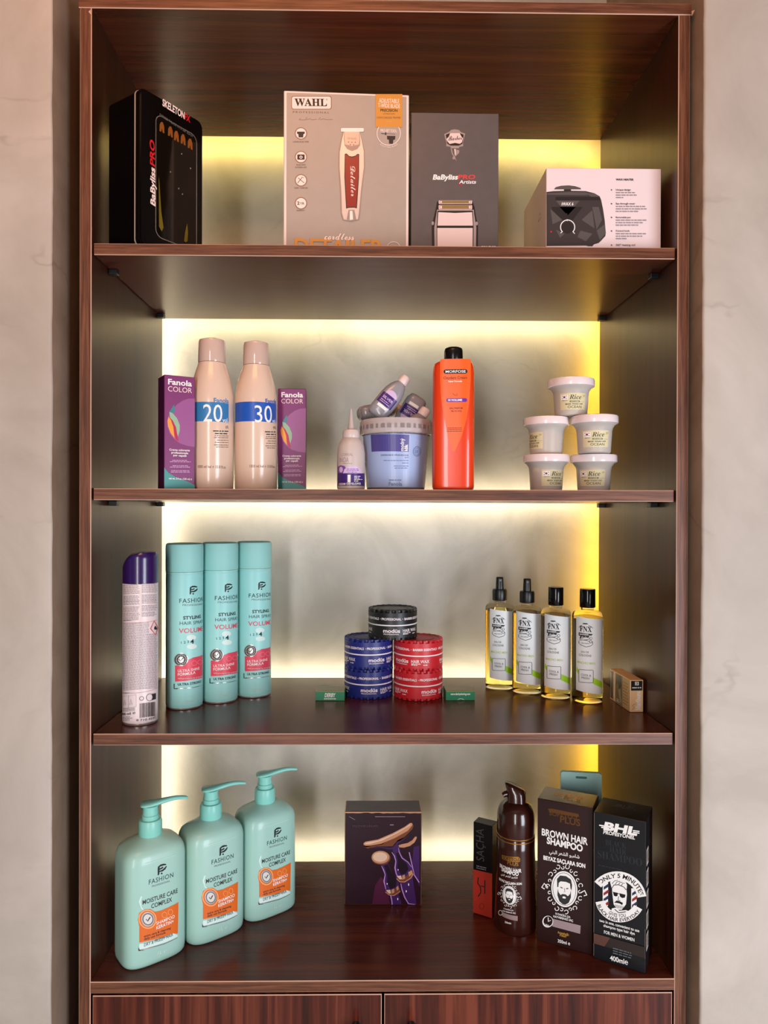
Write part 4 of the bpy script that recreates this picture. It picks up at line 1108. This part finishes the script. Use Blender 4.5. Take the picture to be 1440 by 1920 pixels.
# ================================================================== BOTTOM SHELF
PUMPB = M('aqua_bottle_plastic', '9fc8bb', 0.36, coat=0.15); PUMPC = M('aqua_pump_plastic', '86ccbf', 0.35)
def pump_bottle():
    r = root('shampoo_pump_bottle', '', 'bottle', (0, 0, 0), 0, 'aqua shampoo pump bottles')
    A, B = 52, 40
    prof = [(A - 6, B - 6, 0), (A - 2.5, B - 2.5, 1), (A - .6, B - .6, 4), (A, B, 10), (A, B, 160), (A - .5, B - .4, 166), (A - 2, B - 1.5, 172.5), (A - 5, B - 4, 178.5), (A - 10, B - 8.5, 183.5), (A - 17, B - 14, 187.5), (26, 22, 190.8), (20, 18.6, 193), (16, 16, 194.5)]
    bm = bmesh.new(); loft(bm, [ring_pts(a / 1000, b / 1000, 3.5 if z < 179 else (3.1 if z < 185 else (2.6 if z < 189 else 2.1)), z / 1000, 72) for a, b, z in prof])
    link('body', bm, PUMPB, r, smooth=45)
    lathe_obj('collar', [(18, 193), (18.8, 194), (18.6, 214), (17.2, 218), (13, 218.8)], PUMPC, r, 44)
    lathe_obj('neck_ring', [(13.4, 218), (13.8, 219), (13.6, 225), (12.4, 226)], PUMPC, r, 36)
    bm = bmesh.new()
    lathe(bm, [(12.6, 226), (12.8, 227), (12, 234), (12.6, 240)], 36)
    rings = []
    for t, (x, zc, hw, hh) in enumerate(((-15.5, 241.5, 7, 1.6), (-13, 242, 11.5, 3.2), (-6, 242.5, 13.4, 4.2), (2, 242.8, 12.6, 4.4), (10, 243.5, 9.8, 4.4), (20, 245, 7, 4.2), (30, 246.6, 5.4, 3.8), (40, 247.6, 4.6, 3.4), (50, 247.2, 4.2, 3.0), (57, 246.2, 3.8, 2.6), (59, 245.6, 2.8, 1.8))):
        rings.append([(x / 1000, hw / 1000 * math.cos(2 * math.pi * k / 24), (zc + hh * math.sin(2 * math.pi * k / 24)) / 1000) for k in range(24)])
    loft(bm, rings)
    hd = link('pump_head', bm, PUMPC, r, smooth=55); hd.rotation_euler = (0, 0, R(-22))
    n = 3.5
    fm = lambda u, v, h: (u / 1000, -(B * max(0.02, 1 - abs(u / A) ** n) ** (1 / n) + h) / 1000, v / 1000)
    p = Print(r, fm, sheet([(149, 685), (615, 548), (614, 1413), (148, 1600)], 104, 195), 0.215, 2.5)
    org = M('orange_label_print', 'd9671f', 0.42); ink = M('slate_ink', '2f4a4a', 0.5); pale = M('pale_aqua_ink', 'cfe6e0', 0.5)
    p.stroke(pale, [(285, 778), (512, 712)], 2.5)
    fp_mark(p, BLACK, 405, 820, 66, 0.3)
    p.text(ink, 'FASHION', 310, 930, 490, 874, 34, 0.006, 0, 1.15); p.text(GREY, 'PROFESSIONAL', 332, 950, 466, 908, 13)
    p.text(DARK, 'MOISTURE CARE', 266, 1078, 524, 990, 32, 0.01); p.text(DARK, 'COMPLEX', 328, 1104, 480, 1052, 32, 0.01)
    p.poly(pale, [(240, 1060), (252, 1020), (264, 1015), (252, 1060), (262, 1100), (280, 1118), (258, 1110)])
    p.poly(org, [(244, 1140), (280, 1112), (320, 1108), (356, 1128), (400, 1118), (460, 1092), (530, 1062), (526, 1290), (480, 1286), (420, 1310), (244, 1356), (244, 1240), (234, 1190)])
    p.poly(pale, [(244, 1366), (420, 1322), (486, 1284), (524, 1300), (524, 1312), (440, 1346), (250, 1408), (240, 1412)])
    p.ring(M('light_orange_print', 'f2a765', 0.42), 302, 1182, 60, 8, 66); p.oval(SILVER, 304, 1182, 48, 54); p.oval(M('badge_print', 'd5d2cc', 0.4), 304, 1182, 43, 49); p.ring(GREY, 304, 1182, 36, 9, 41); p.stroke(DARK, [(290, 1182), (301, 1196), (320, 1166)], 8)
    p.ring(M('light_orange_print', 'f2a765', 0.42), 424, 1150, 18, 3, 20); p.ring(M('light_orange_print', 'f2a765', 0.42), 468, 1130, 17, 3, 20)
    p.text(WHITE, 'SHAMPOO', 364, 1224, 500, 1172, 24, 0.006); p.text(WHITE, 'KERATIN+', 364, 1256, 492, 1206, 24, 0.014)
    p.text(DARK, 'extra care & cleansing', 276, 1316, 470, 1252, 16, 0.012); p.text(DARK, 'daily use formula', 276, 1336, 432, 1284, 16, 0.012)
    p.text(ink, 'DRY & FRIZZY HAIR', 276, 1382, 488, 1304, 22, 0.006)
    p.poly(DARK, [(238, 1390), (238, 1418), (280, 1408), (246, 1408)]); p.stroke(SILVER, [(252, 1408), (420, 1362), (524, 1318)], [6, 4, 1.5])
    p.text(pale, '1L ℮', 374, 1440, 438, 1418, 26)
    p.done()
    return r
pb = pump_bottle()
for i, (x, y, da, lb) in enumerate(((-.3820, .0755, 37.5, 'aqua shampoo pump bottle nearest the front, lowest of the three'), (-.2970, .1381, 37.5, 'aqua shampoo pump bottle in the middle of the three'), (-.2138, .2045, 37, 'aqua shampoo pump bottle farthest back, beside the purple box'))):
    if i == 0: pb.location = (x, y, S4); pb.rotation_euler = (0, 0, R(da)); pb['label'] = lb
    else: dup(pb, (x, y, S4), R(da), lb)

# --- purple massager carton
def massager_carton():
    w, d, h = 141, 50, 171.5
    pu = M('dark_plum_gloss', '240a17', 0.25); tp = M('dark_plum_top', '3a2a30', 0.3)
    r = carton('massager_carton', 'glossy dark plum carton with copper edges and massage wands pictured', 'box', (-.0681, .2085), 0, w, d, h, S4, COPPER, bevel=1.5, sides=([pu, tp], {1: 1, 3: 1, 4: 2}))
    q = Print(r, face_map(w, d)); q.rect(pu, -69.3, 1.2, 69.3, 169.5, 'front_panel'); q.done()
    p = Print(r, face_map(w, d), sheet([(191, 302), (1228, 300), (1225, 1560), (187, 1564)], w, h), 0.136); p.lay = 0.22
    ro = M('rose_gold_print', 'c98d6b', 0.3, 0.4); rl = M('rose_gold_light', 'e6bfa4', 0.3, 0.4); rd = M('rose_gold_dark', '7a4429', 0.3, 0.4)
    v1 = M('violet_wand_print', '38154a', 0.3); v2 = M('lilac_sheen_print', 'a878b8', 0.3); dk = M('plum_black_print', '1b0a17', 0.25); pl = M('plum_glow_print', '47142f', 0.25)
    p.poly(pl, [(560, 1556), (600, 1300), (680, 1180), (760, 1300), (800, 1556)])
    # rear wand
    p.poly(v1, [(1120, 780), (1196, 760), (1200, 1320), (1150, 1180), (1100, 980)]); p.stroke(v2, [(1060, 850), (1075, 920), (1095, 1010), (1130, 1160), (1196, 1260)], 12)
    p.poly(ro, [(915, 756), (960, 742), (1040, 725), (1100, 690), (1140, 640), (1162, 640), (1160, 665), (1130, 720), (1070, 765), (990, 788), (925, 784)])
    # middle wand
    p.poly(v1, [(830, 800), (900, 740), (930, 800), (950, 880), (1010, 950), (1070, 1000), (1100, 1060), (1125, 1140), (1110, 1220), (1160, 1556), (1040, 1556), (980, 1400), (940, 1260), (880, 1190), (866, 1080), (880, 980), (860, 900)])
    p.poly(dk, [(880, 860), (930, 850), (985, 960), (1030, 1010), (1050, 1080), (1010, 1140), (950, 1150), (900, 1060), (905, 960)])
    p.stroke(v2, [(825, 850), (860, 900), (880, 970), (868, 1060), (885, 1140), (920, 1200)], [6, 14, 12, 16, 12, 6]); p.stroke(v2, [(915, 790), (925, 850), (965, 930), (1040, 980), (1090, 1050)], [4, 10, 12, 10, 6])
    p.stroke(v2, [(945, 1270), (965, 1360), (1000, 1460), (1050, 1545), (1140, 1556)], [8, 14, 14, 12, 6])
    p.poly(rd, [(886, 1180), (940, 1200), (1020, 1170), (1110, 1095), (1122, 1140), (1090, 1200), (1000, 1260), (930, 1255)])
    p.poly(rl, [(890, 1170), (950, 1165), (965, 1215), (930, 1215)]); p.poly(ro, [(965, 1165), (1000, 1150), (1005, 1205), (968, 1220)]); p.poly(ro, [(1045, 1120), (1095, 1090), (1108, 1140), (1060, 1180)])
    p.stroke(ro, [(890, 1205), (930, 1248), (1000, 1250), (1080, 1200), (1116, 1140)], 12)
    # flat head
    p.poly(rd, [(448, 770), (500, 800), (620, 770), (760, 770), (840, 766), (900, 690), (1000, 640), (1100, 540), (1118, 490), (1090, 470), (700, 740), (480, 780)])
    p.poly(ro, [(442, 728), (470, 706), (640, 676), (840, 590), (1000, 505), (1070, 455), (1100, 456), (1106, 480), (1040, 560), (860, 660), (680, 735), (540, 760), (470, 762), (446, 750)])
    p.poly(rl, [(460, 722), (640, 690), (840, 606), (1000, 520), (1080, 466), (1070, 490), (900, 590), (700, 690), (540, 735), (470, 742)])
    p.stroke(v1, [(520, 790), (660, 780), (800, 800), (860, 790), (900, 720), (980, 680), (1060, 610)], [6, 14, 26, 40, 26, 10, 4])
    # round wand
    p.poly(v1, [(690, 1010), (770, 990), (820, 1100), (850, 1180), (920, 1260), (940, 1380), (920, 1420), (960, 1556), (830, 1556), (800, 1440), (740, 1400), (716, 1260), (740, 1150)])
    p.poly(dk, [(720, 1030), (770, 1010), (830, 1130), (890, 1230), (880, 1320), (800, 1350), (765, 1260), (760, 1150)])
    p.stroke(v2, [(685, 1030), (715, 1090), (735, 1150), (720, 1240), (745, 1350)], [6, 14, 10, 16, 8]); p.stroke(v2, [(810, 1430), (825, 1500), (830, 1556)], 14)
    p.poly(rd, [(738, 1370), (800, 1385), (870, 1340), (910, 1296), (940, 1370), (900, 1420), (830, 1440), (770, 1420)])
    p.poly(rl, [(745, 1360), (805, 1355), (815, 1405), (785, 1408)]); p.poly(ro, [(820, 1355), (856, 1340), (860, 1395), (825, 1408)]); p.poly(ro, [(885, 1325), (908, 1300), (920, 1345), (895, 1370)])
    p.stroke(ro, [(738, 1385), (790, 1425), (850, 1435), (940, 1375)], 10)
    p.oval(rd, 680, 925, 128, 92); p.oval(ro, 672, 915, 120, 86); p.oval(rl, 668, 912, 96, 64)
    p.oval(WHITE, 910, 1085, 5, 10, n=8); p.oval(WHITE, 1052, 1285, 6, 18, n=8); p.oval(WHITE, 1020, 1375, 6, 16, n=8); p.oval(WHITE, 762, 1275, 6, 10, n=8); p.oval(WHITE, 905, 1480, 6, 16, n=8)
    p.text(M('faint_plum_ink', '4b2b33', 0.4), 'nuvesion', 300, 505, 630, 505, 40, 0.0)
    p.rows(M('pale_foil_glint', 'c8b0b8', 0.3, 0.4), 600, 366, 1030, 1, 8, 5, 5, 0.1); p.stroke(M('pale_foil_glint', 'c8b0b8', 0.3, 0.4), [(800, 478), (850, 478)], 7); p.stroke(M('pale_foil_glint', 'c8b0b8', 0.3, 0.4), [(250, 365), (330, 410)], 3)  # highlights on the glossy foil, painted as pale bars and strokes
    # worn copper top edge
    rnd = random.Random(3); pts = [(192, 302)] + [(192 + 52 * i, 312 + rnd.uniform(0, 14)) for i in range(21)] + [(1228, 300)]
    p.poly(COPPER, pts)
    p.done()
    t = Print(r, top_map(w, d, h)); t.text(M('faint_top_ink', '58474c', 0.4), 'nuvesion', -22, 24, 24, 24, 8, 0.01); t.done()
massager_carton()

# --- red and black dye carton
def dye_carton():
    w, d, h = 36, 24, 164.5
    bk = M('black_gloss_carton', '0e0c0c', 0.25); rd = M('brick_red_print', '9c2a1c', 0.38)
    r = carton('dye_tube_carton', 'slim black and red dye carton at left of the brown bottle', 'box', (.1640, .1810), -31, w, d, h, S4, bk)
    p = Print(r, face_map(w, d), sheet([(62, 385), (205, 415), (210, 1076), (76, 1034)], w, h), 0.25)
    p.poly(rd, [(70, 735), (208, 765), (210, 1072), (76, 1030)], 'lower_panel')
    p.text(M('dim_grey_ink', '3f3a38', 0.4), 'SAÇHA', 148, 680, 140, 440, 60, 0.0)
    p.rows(GREY, 92, 706, 172, 2, 14, 6, 3, 0.2, slope=0.22); p.stroke(BLACK, [(108, 790), (104, 830), (125, 860), (128, 895), (110, 925)], 8); p.stroke(BLACK, [(126, 850), (156, 858)], 6); p.stroke(BLACK, [(156, 812), (156, 905)], 8); p.ring(M('dark_red_ink', '6e1c14', 0.4), 136, 990, 16, 4, 20)
    p.done()
dye_carton()

# --- brown foam bottle
BROWN = M('dark_brown_gloss', '33150f', 0.2, coat=0.4)
def man_emblem(p, cx, cy, sx, sy, sk=0.0):
    """ornate oval frame round a bearded face, in drawing units"""
    def q(a, b): return (cx + a * sx, cy + b * sy + sk * a * sx)
    for k in range(22):
        a = 2 * math.pi * k / 22
        rr_ = 1.18 + (0.1 if k % 2 else 0)
        c = q(rr_ * math.cos(a), rr_ * math.sin(a))
        p.ring(WHITE, c[0], c[1], (0.1, 0.15)[k % 2] * sx, 0.055 * sx, (0.08, 0.11)[k % 2] * sy, n=10, a0=40 * k, a1=40 * k + 280)
    for sgn in (-1, 1):
        p.stroke(WHITE, [q(sgn * 1.25, .05), q(sgn * 1.55, -.12), q(sgn * 1.72, .12), q(sgn * 1.5, .18)], 0.09 * sx)
    n = 36
    p.poly(WHITE, [q(math.cos(2 * math.pi * i / n), math.sin(2 * math.pi * i / n)) for i in range(n)])
    p.stroke(DARK, [q(.88 * math.cos(2 * math.pi * i / n), .9 * math.sin(2 * math.pi * i / n)) for i in range(n)], 0.035 * sx, closed=True)
    p.poly(DARK, [q(*v) for v in ((-.55, -.05), (-.58, -.5), (-.35, -.72), (.1, -.74), (.48, -.6), (.58, -.3), (.55, .0), (.46, -.1), (.42, -.36), (.1, -.42), (-.3, -.4), (-.44, -.3), (-.46, -.06))])
    p.poly(DARK, [q(*v) for v in ((-.5, .0), (-.44, .22), (-.28, .36), (-.12, .28), (.12, .28), (.28, .36), (.44, .22), (.5, .0), (.52, .4), (.36, .72), (.1, .86), (-.1, .86), (-.36, .72), (-.52, .4))])
    p.poly(WHITE, [q(*v) for v in ((-.14, .44), (0, .4), (.14, .44), (.1, .52), (-.1, .52))])
    for sgn in (-1, 1): p.stroke(DARK, [q(sgn * .3, -.08), q(sgn * .14, -.04)], 0.05 * sy)
    p.stroke(GREY, [q(0, -.05), q(.05, .14), q(-.04, .16)], 0.04 * sx)
AR1 = '\ufee8\ufe92\ufedf\ufe8d \ufeae\ufecc\ufeb8\ufedf\ufe8d \ufeee\ufe92\ufee3\ufe8e\ufeb7'
AR1 = 'ﻲﻨﺒﻟا ﺮﻌﺸﻟا ﻮﺒﻣﺎﺷ'
def foam_bottle():
    x, y = .2330, .1455
    r = root('brown_shampoo_bottle', 'dark brown foam shampoo bottle with gold rings, beside its brown carton', 'bottle', (x, y, S4), to_viewer(x, y))
    lathe_obj('body', [(33, 0), (36, 1), (36.8, 4), (36.4, 16), (34.6, 80), (33, 140), (32.8, 158), (31.5, 160)], BROWN, r)
    lathe_obj('lower_gold_ring', [(32.6, 154.6), (33.2, 155), (33.2, 156.2), (32.6, 156.6)], GOLD, r)
    lathe_obj('upper_gold_ring', [(32.4, 160.4), (33.0, 160.8), (33.0, 162), (32.4, 162.4)], GOLD, r)
    lathe_obj('dome_cover', [(31.8, 160), (32.6, 162.6), (32.6, 186), (32, 195), (30, 204), (26, 211), (20, 216), (16, 217.5)], BROWN, r)
    bm = bmesh.new()
    rings = []
    for z, a, b, ox, tilt in ((215, 17, 16, 1, 0), (224, 16.5, 15.5, 1, 0), (231, 16, 15, 1, 0), (235, 17.5, 14, -1, 0), (238.5, 17, 13, -2, 0), (240, 14, 10, -2, 0)):
        rings.append([(px + ox / 1000, py, pz) for px, py, pz in ring_pts(a / 1000, b / 1000, 2.6, z / 1000, 36)])
    loft(bm, rings)
    for v in bm.verts:
        v.co.z += max(0, v.co.z - .228) * 0.25 * (-v.co.x / .017 * 0.0 + 1) - (0.006 * (v.co.x / .017) if v.co.z > .232 else 0)
    hd = link('pump_head', bm, BROWN, r, smooth=45)
    bm = bmesh.new(); tube(bm, [(-.012, 0, .229), (-.019, -.001, .227), (-.0225, -.002, .225)], [.006, .0052, .0045], 14); link('nozzle', bm, BROWN, hd, smooth=50)
    rf = lambda v: 34.6 if v is None else 36.6 - v / 158 * 3.8
    fz = roll_sheet(378, 140, 225, 1190, -1834, .0299, 34.6, 236)
    p = Print(r, roll_map(rf), fz, 0.245, 3.0)
    p.poly(GOLD, [(280, 632), (396, 638), (410, 648), (408, 672), (300, 668), (282, 660)]); p.text(BROWN, 'SOFTTO-1', 288, 660, 404, 668, 22, 0.02); p.text(GOLD, 'PLUS', 320, 694, 398, 702, 24, 0.02)
    p.text(WHITE, 'BROWN HAIR', 268, 716, 418, 744, 24, 0.022); p.text(WHITE, 'SHAMPOO', 280, 742, 398, 770, 24, 0.03); p.text(WHITE, AR1, 278, 778, 392, 796, 22, 0.01, fit=True); p.text(WHITE, 'BEYAZ SAÇLARA SON', 266, 806, 420, 828, 15, 0.03)
    man_emblem(p, 338, 908, 46, 64, 0.12)
    p.text(WHITE, '10 DAKİKA DA', 302, 1006, 366, 1014, 9, 0.01); p.text(WHITE, 'HAYVERENGİ SAÇ', 296, 1022, 380, 1030, 9, 0.01)
    p.oval(WHITE, 282, 1034, 14, 18); p.oval(BROWN, 282, 1034, 11, 15); gg = M('brown_silver_bar', '8d7676', 0.4); p.poly(gg, [(294, 1026), (392, 1044), (392, 1078), (294, 1056)]); p.text(WHITE, '350ml℮', 312, 1100, 352, 1106, 12, 0.02)
    p.done()
foam_bottle()

# --- brown shampoo carton
def brown_carton():
    w, d, h = 90.3, 58, 240
    bc = M('dark_brown_carton', '2a1716', 0.3); bt = M('brown_black_carton_top', '17110f', 0.22)
    r = carton('brown_shampoo_carton', 'tall dark brown shampoo carton with bearded face in ornate oval', 'box', (.2600, .0990), -26.8, w, d, h, S4, bc, sides=([bt], {4: 1}), bevel=0.9)
    p = Print(r, face_map(w, d), sheet([(505, 215), (890, 275), (918, 1330), (525, 1225)], w, h), 0.232)
    dg = M('dull_bronze_foil', '6b4420', 0.35, 0.5)
    p.poly(dg, [(578, 288), (600, 284), (790, 318), (796, 336), (780, 340), (590, 310)]); p.text(dg, 'SOFTTO-1', 588, 330, 780, 362, 30, 0.02); p.text(dg, 'PLUS', 664, 378, 806, 404, 46, 0.025)
    p.text(WHITE, 'BROWN HAIR', 540, 472, 862, 536, 48, 0.026); p.text(WHITE, 'SHAMPOO', 576, 530, 828, 584, 46, 0.036)
    p.text(WHITE, AR1, 596, 612, 808, 648, 40, 0.01, fit=True); p.text(WHITE, 'BEYAZ SAÇLARA SON', 556, 644, 850, 700, 28, 0.04)
    man_emblem(p, 708, 852, 92, 128, 0.16)
    p.text(WHITE, '10 DAKİKA DA', 650, 1034, 756, 1060, 14, 0.02); p.text(WHITE, 'HAYVERENGİ SAÇ', 636, 1054, 776, 1086, 15, 0.02)
    p.poly(M('silver_brown_bar', '9a8686', 0.38), [(630, 1064), (830, 1112), (828, 1172), (630, 1120)])
    p.oval(WHITE, 598, 1086, 38, 42); p.oval(bc, 600, 1084, 32, 36); p.stroke(WHITE, [(600, 1056), (602, 1086), (618, 1076)], 6); p.text(WHITE, 'Kalıcı', 570, 1112, 606, 1120, 14, 0.02)
    p.text(M('gold_ink', 'b98a3c', 0.4), '𝐀𝐯𝐚𝐧𝐭𝐚𝐣𝐥ı', 668, 1168, 748, 1188, 17, 0.01); p.text(M('gold_ink', 'b98a3c', 0.4), '𝐏𝐚𝐤𝐞𝐭', 684, 1188, 730, 1200, 17, 0.01)
    p.text(WHITE, '350ml ℮', 672, 1234, 760, 1256, 22, 0.025)
    p.done()
    t = Print(r, top_map(w, d, h)); t.rr(GOLD, -24, 26, 24, 40, 4); t.text(bt, 'SOFTTO-1', -20, 29, 20, 29, 8, 0.02); t.text(GOLD, 'PLUS', -6, 14, 22, 14, 8, 0.02)
    t.stroke(M('worn_card_edge', '8a7468', 0.6), [(-44, .8), (-20, 1.4), (0, .6), (30, 1.2), (44, .8)], .8); t.done()
brown_carton()

# --- black hair shampoo carton
def black_carton():
    w, d, h = 79.6, 66, 238
    bc = M('blue_black_carton', '17181b', 0.3); bt = M('black_carton_top', '0d0d0e', 0.2)
    r = carton('black_shampoo_carton', 'tall black shampoo carton with bearded man in sunglasses, nearest the right panel', 'box', (.3402, .0510), -30, w, d, h, S4, bc, sides=([bt], {4: 1}), bevel=0.7)
    p = Print(r, face_map(w, d), sheet([(918, 305), (1285, 380), (1290, 1455), (920, 1350)], w, h), 0.225)
    p.text(WHITE, 'BHL', 985, 432, 1222, 474, 54, 0.05, 0.25); p.text(WHITE, 'PROFESYONEL', 984, 462, 1208, 502, 24, 0.03, 0.2)
    for y, x0, x1 in ((398, 956, 1000), (412, 970, 1010)): p.poly(WHITE, [(x0, y), (x1 + 20, y + 10), (x1 + 14, y + 18), (x0, y + 9)])
    for y in (436, 448): p.poly(WHITE, [(1196, y), (1240, y + 6), (1240, y + 13), (1192, y + 8)])
    dm = M('dim_black_gloss', '2b2d31', 0.25)
    p.text(dm, '𝐁𝐋𝐀𝐂𝐊', 1000, 540, 1150, 568, 40); p.text(dm, '𝐇𝐀𝐈𝐑', 1030, 590, 1150, 614, 40); p.text(dm, '𝐒𝐇𝐀𝐌𝐏𝐎𝐎', 946, 630, 1262, 690, 52); p.rows(dm, 952, 680, 1130, 1, 8, 8, 4, slope=.2)
    # barber poles
    pr, pbk = M('pole_red_print', '8e2a2a', 0.4), M('pole_blue_print', '24304e', 0.4)
    for X in (1002, 1204):
        sy_ = (X - 1002) * .2
        p.rect(WHITE, X - 18, 806 + sy_, X + 20, 975 + sy_)
        for k in range(4):
            yy = 820 + 42 * k + sy_
            p.poly(pr if k % 2 else pbk, [(X - 12, yy + 20), (X + 26, yy - 8), (X + 26, yy + 16), (X - 12, yy + 40)])
    # man
    p.poly(WHITE, [(1052, 880), (1048, 800), (1040, 790), (1060, 782), (1090, 790), (1130, 800), (1150, 830), (1156, 890), (1150, 960), (1120, 1000), (1086, 1000), (1062, 960)])
    p.poly(WHITE, [(1036, 806), (1042, 784), (1070, 774), (1110, 780), (1142, 796), (1156, 822), (1154, 850), (1132, 832), (1095, 818), (1062, 820), (1048, 846)])
    for k in range(4): p.stroke(bc, [(1050 + 22 * k, 816 + 4 * k), (1066 + 20 * k, 796 + 5 * k), (1092 + 16 * k, 790 + 7 * k)], 4)
    p.stroke(bc, [(1050, 846), (1064, 824), (1096, 822), (1134, 838), (1150, 858)], 5)
    p.poly(bc, [(1056, 872), (1092, 880), (1090, 900), (1078, 906), (1064, 900)]); p.poly(bc, [(1104, 882), (1146, 892), (1142, 912), (1122, 916), (1106, 904)]); p.stroke(bc, [(1090, 884), (1106, 887)], 4)
    p.stroke(bc, [(1098, 905), (1094, 932), (1110, 934)], 4); p.poly(bc, [(1066, 950), (1084, 934), (1104, 938), (1128, 950), (1124, 966), (1104, 954), (1082, 950)])
    for k in range(6): p.stroke(bc, [(1074 + 11 * k, 962 + 2 * k), (1078 + 10 * k, 988 + k)], 3)
    p.poly(WHITE, [(1040, 1040), (1050, 990), (1076, 984), (1104, 1006), (1150, 1000), (1180, 1010), (1196, 1066), (1120, 1050)]); p.stroke(bc, [(1070, 996), (1100, 1020), (1150, 1012)], 6); p.stroke(bc, [(1058, 1010), (1052, 1036)], 5); p.stroke(bc, [(1168, 1016), (1180, 1046)], 5)
    # ribbons
    def ribbon(cx, cy, r0, r1, a0, a1):
        n = 16
        o = [(cx + r1 * math.sin(R(a0 + (a1 - a0) * i / n)), cy - r1 * math.cos(R(a0 + (a1 - a0) * i / n))) for i in range(n + 1)]
        i_ = [(cx + r0 * math.sin(R(a0 + (a1 - a0) * i / n)), cy - r0 * math.cos(R(a0 + (a1 - a0) * i / n))) for i in range(n, -1, -1)]
        p.poly(WHITE, o + i_)
    ribbon(1086, 936, 148, 210, -50, 80); p.arc(bc, 'ONLY 5 MINUTES', 1086, 936, 164, -46, 76, 30, 0.02)
    p.poly(WHITE, [(942, 806), (960, 800), (992, 820), (972, 832)]); p.poly(WHITE, [(1232, 886), (1262, 870), (1250, 894), (1266, 900)])
    ribbon(1108, 910, 112, 178, 258, 118); p.arc(bc, 'GIVES YOU', 1108, 910, 142, 216, 162, 24, 0.015, True); p.arc(bc, 'BLACK HAIR EVERYDAY', 1108, 910, 172, 250, 124, 24, 0.02, True)
    p.text(WHITE, 'two in one, convenient to use', 962, 1084, 1246, 1156, 20, 0.015); p.text(WHITE, 'shampoo type hair dye', 992, 1120, 1214, 1176, 20, 0.015); p.text(WHITE, 'FOR MEN & WOMEN', 996, 1168, 1212, 1222, 22, 0.012)
    p.poly(M('bronze_black_bar', '2f2624', 0.3), [(922, 1168), (1288, 1262), (1288, 1340), (922, 1240)]); p.poly(M('dim_bronze_print', '5a3d34', 0.3), [(922, 1168), (1040, 1198), (1000, 1262), (922, 1240)])
    p.rows(M('grey_fine_ink', '5c5f62', 0.4), 1060, 1268, 1230, 3, 17, 8, 6, 0.3, slope=.26)
    p.text(WHITE, '400ml℮', 1040, 1358, 1168, 1390, 34, 0.02)
    p.done()
    q = Print(r, right_map(w, d))
    for i in range(5):
        v = 178 - 33.5 * i
        q.rect(M('photo_frame_print', 'd8cfc6', 0.4), -26, v - 13, -8, v + 13); q.rect(M('photo_chip_print', ('7a5a44', '3a3f5a', '9c7048', '5d4636', '6e4a35')[i] and '7d6450', 0.4), -22, v - 10, -10, v + 10)
    q.done()
    t = Print(r, top_map(w, d, h)); t.text(M('dim_top_ink', '3b3c3f', 0.35), 'BHL', -14, 40, 18, 40, 9, 0.04, 0.2); t.text(M('dim_top_ink', '3b3c3f', 0.35), 'PROFESYONEL', -18, 34, 20, 34, 4, 0.02, 0.2); t.done()
    e = Print(r, face_map(w, d)); e.rect(M('worn_card_edge', '8a7468', 0.6), 39.0, 24, 39.5, 70, 'worn_edge'); e.rect(M('worn_card_edge', '8a7468', 0.6), -39.6, 4, -39.1, 236, 'worn_edge'); e.done()
black_carton()

# --- teal card pack behind the brown carton
def card_pack():
    w, d, h = 72, 9, 247
    tc = M('dusty_teal_card', 'b9e4db', 0.5)
    r = root('teal_card_pack', 'dusty teal card pack peeking up behind the brown carton', 'box', (.3635, .2000, S4), R(-9))
    bm = bmesh.new(); out = rrect(w, 40, 3, 5, 0, h - 20)
    pts = [(-w / 2, 0)] + [p for p in [(-w / 2, h - 3), (-w / 2 + 3, h), (w / 2 - 3, h), (w / 2, h - 3)]] + [(w / 2, 0)]
    loft(bm, [[(a / 1000, y / 1000, b / 1000) for a, b in pts] for y in (-d / 2, d / 2)])
    link('body', bm, tc, r, smooth=30)
    bm = bmesh.new(); loft(bm, [[(a / 1000, y / 1000, (b + h - 9) / 1000) for a, b in rrect(20, 4, 1.9, 4)] for y in (-d / 2 - .3, -d / 2 - .05)])
    link('hang_slot', bm, M('slot_shade_card', '4b7a73', 0.6), r)  # thin dark slab painted as the shade inside the slot hole
card_pack()
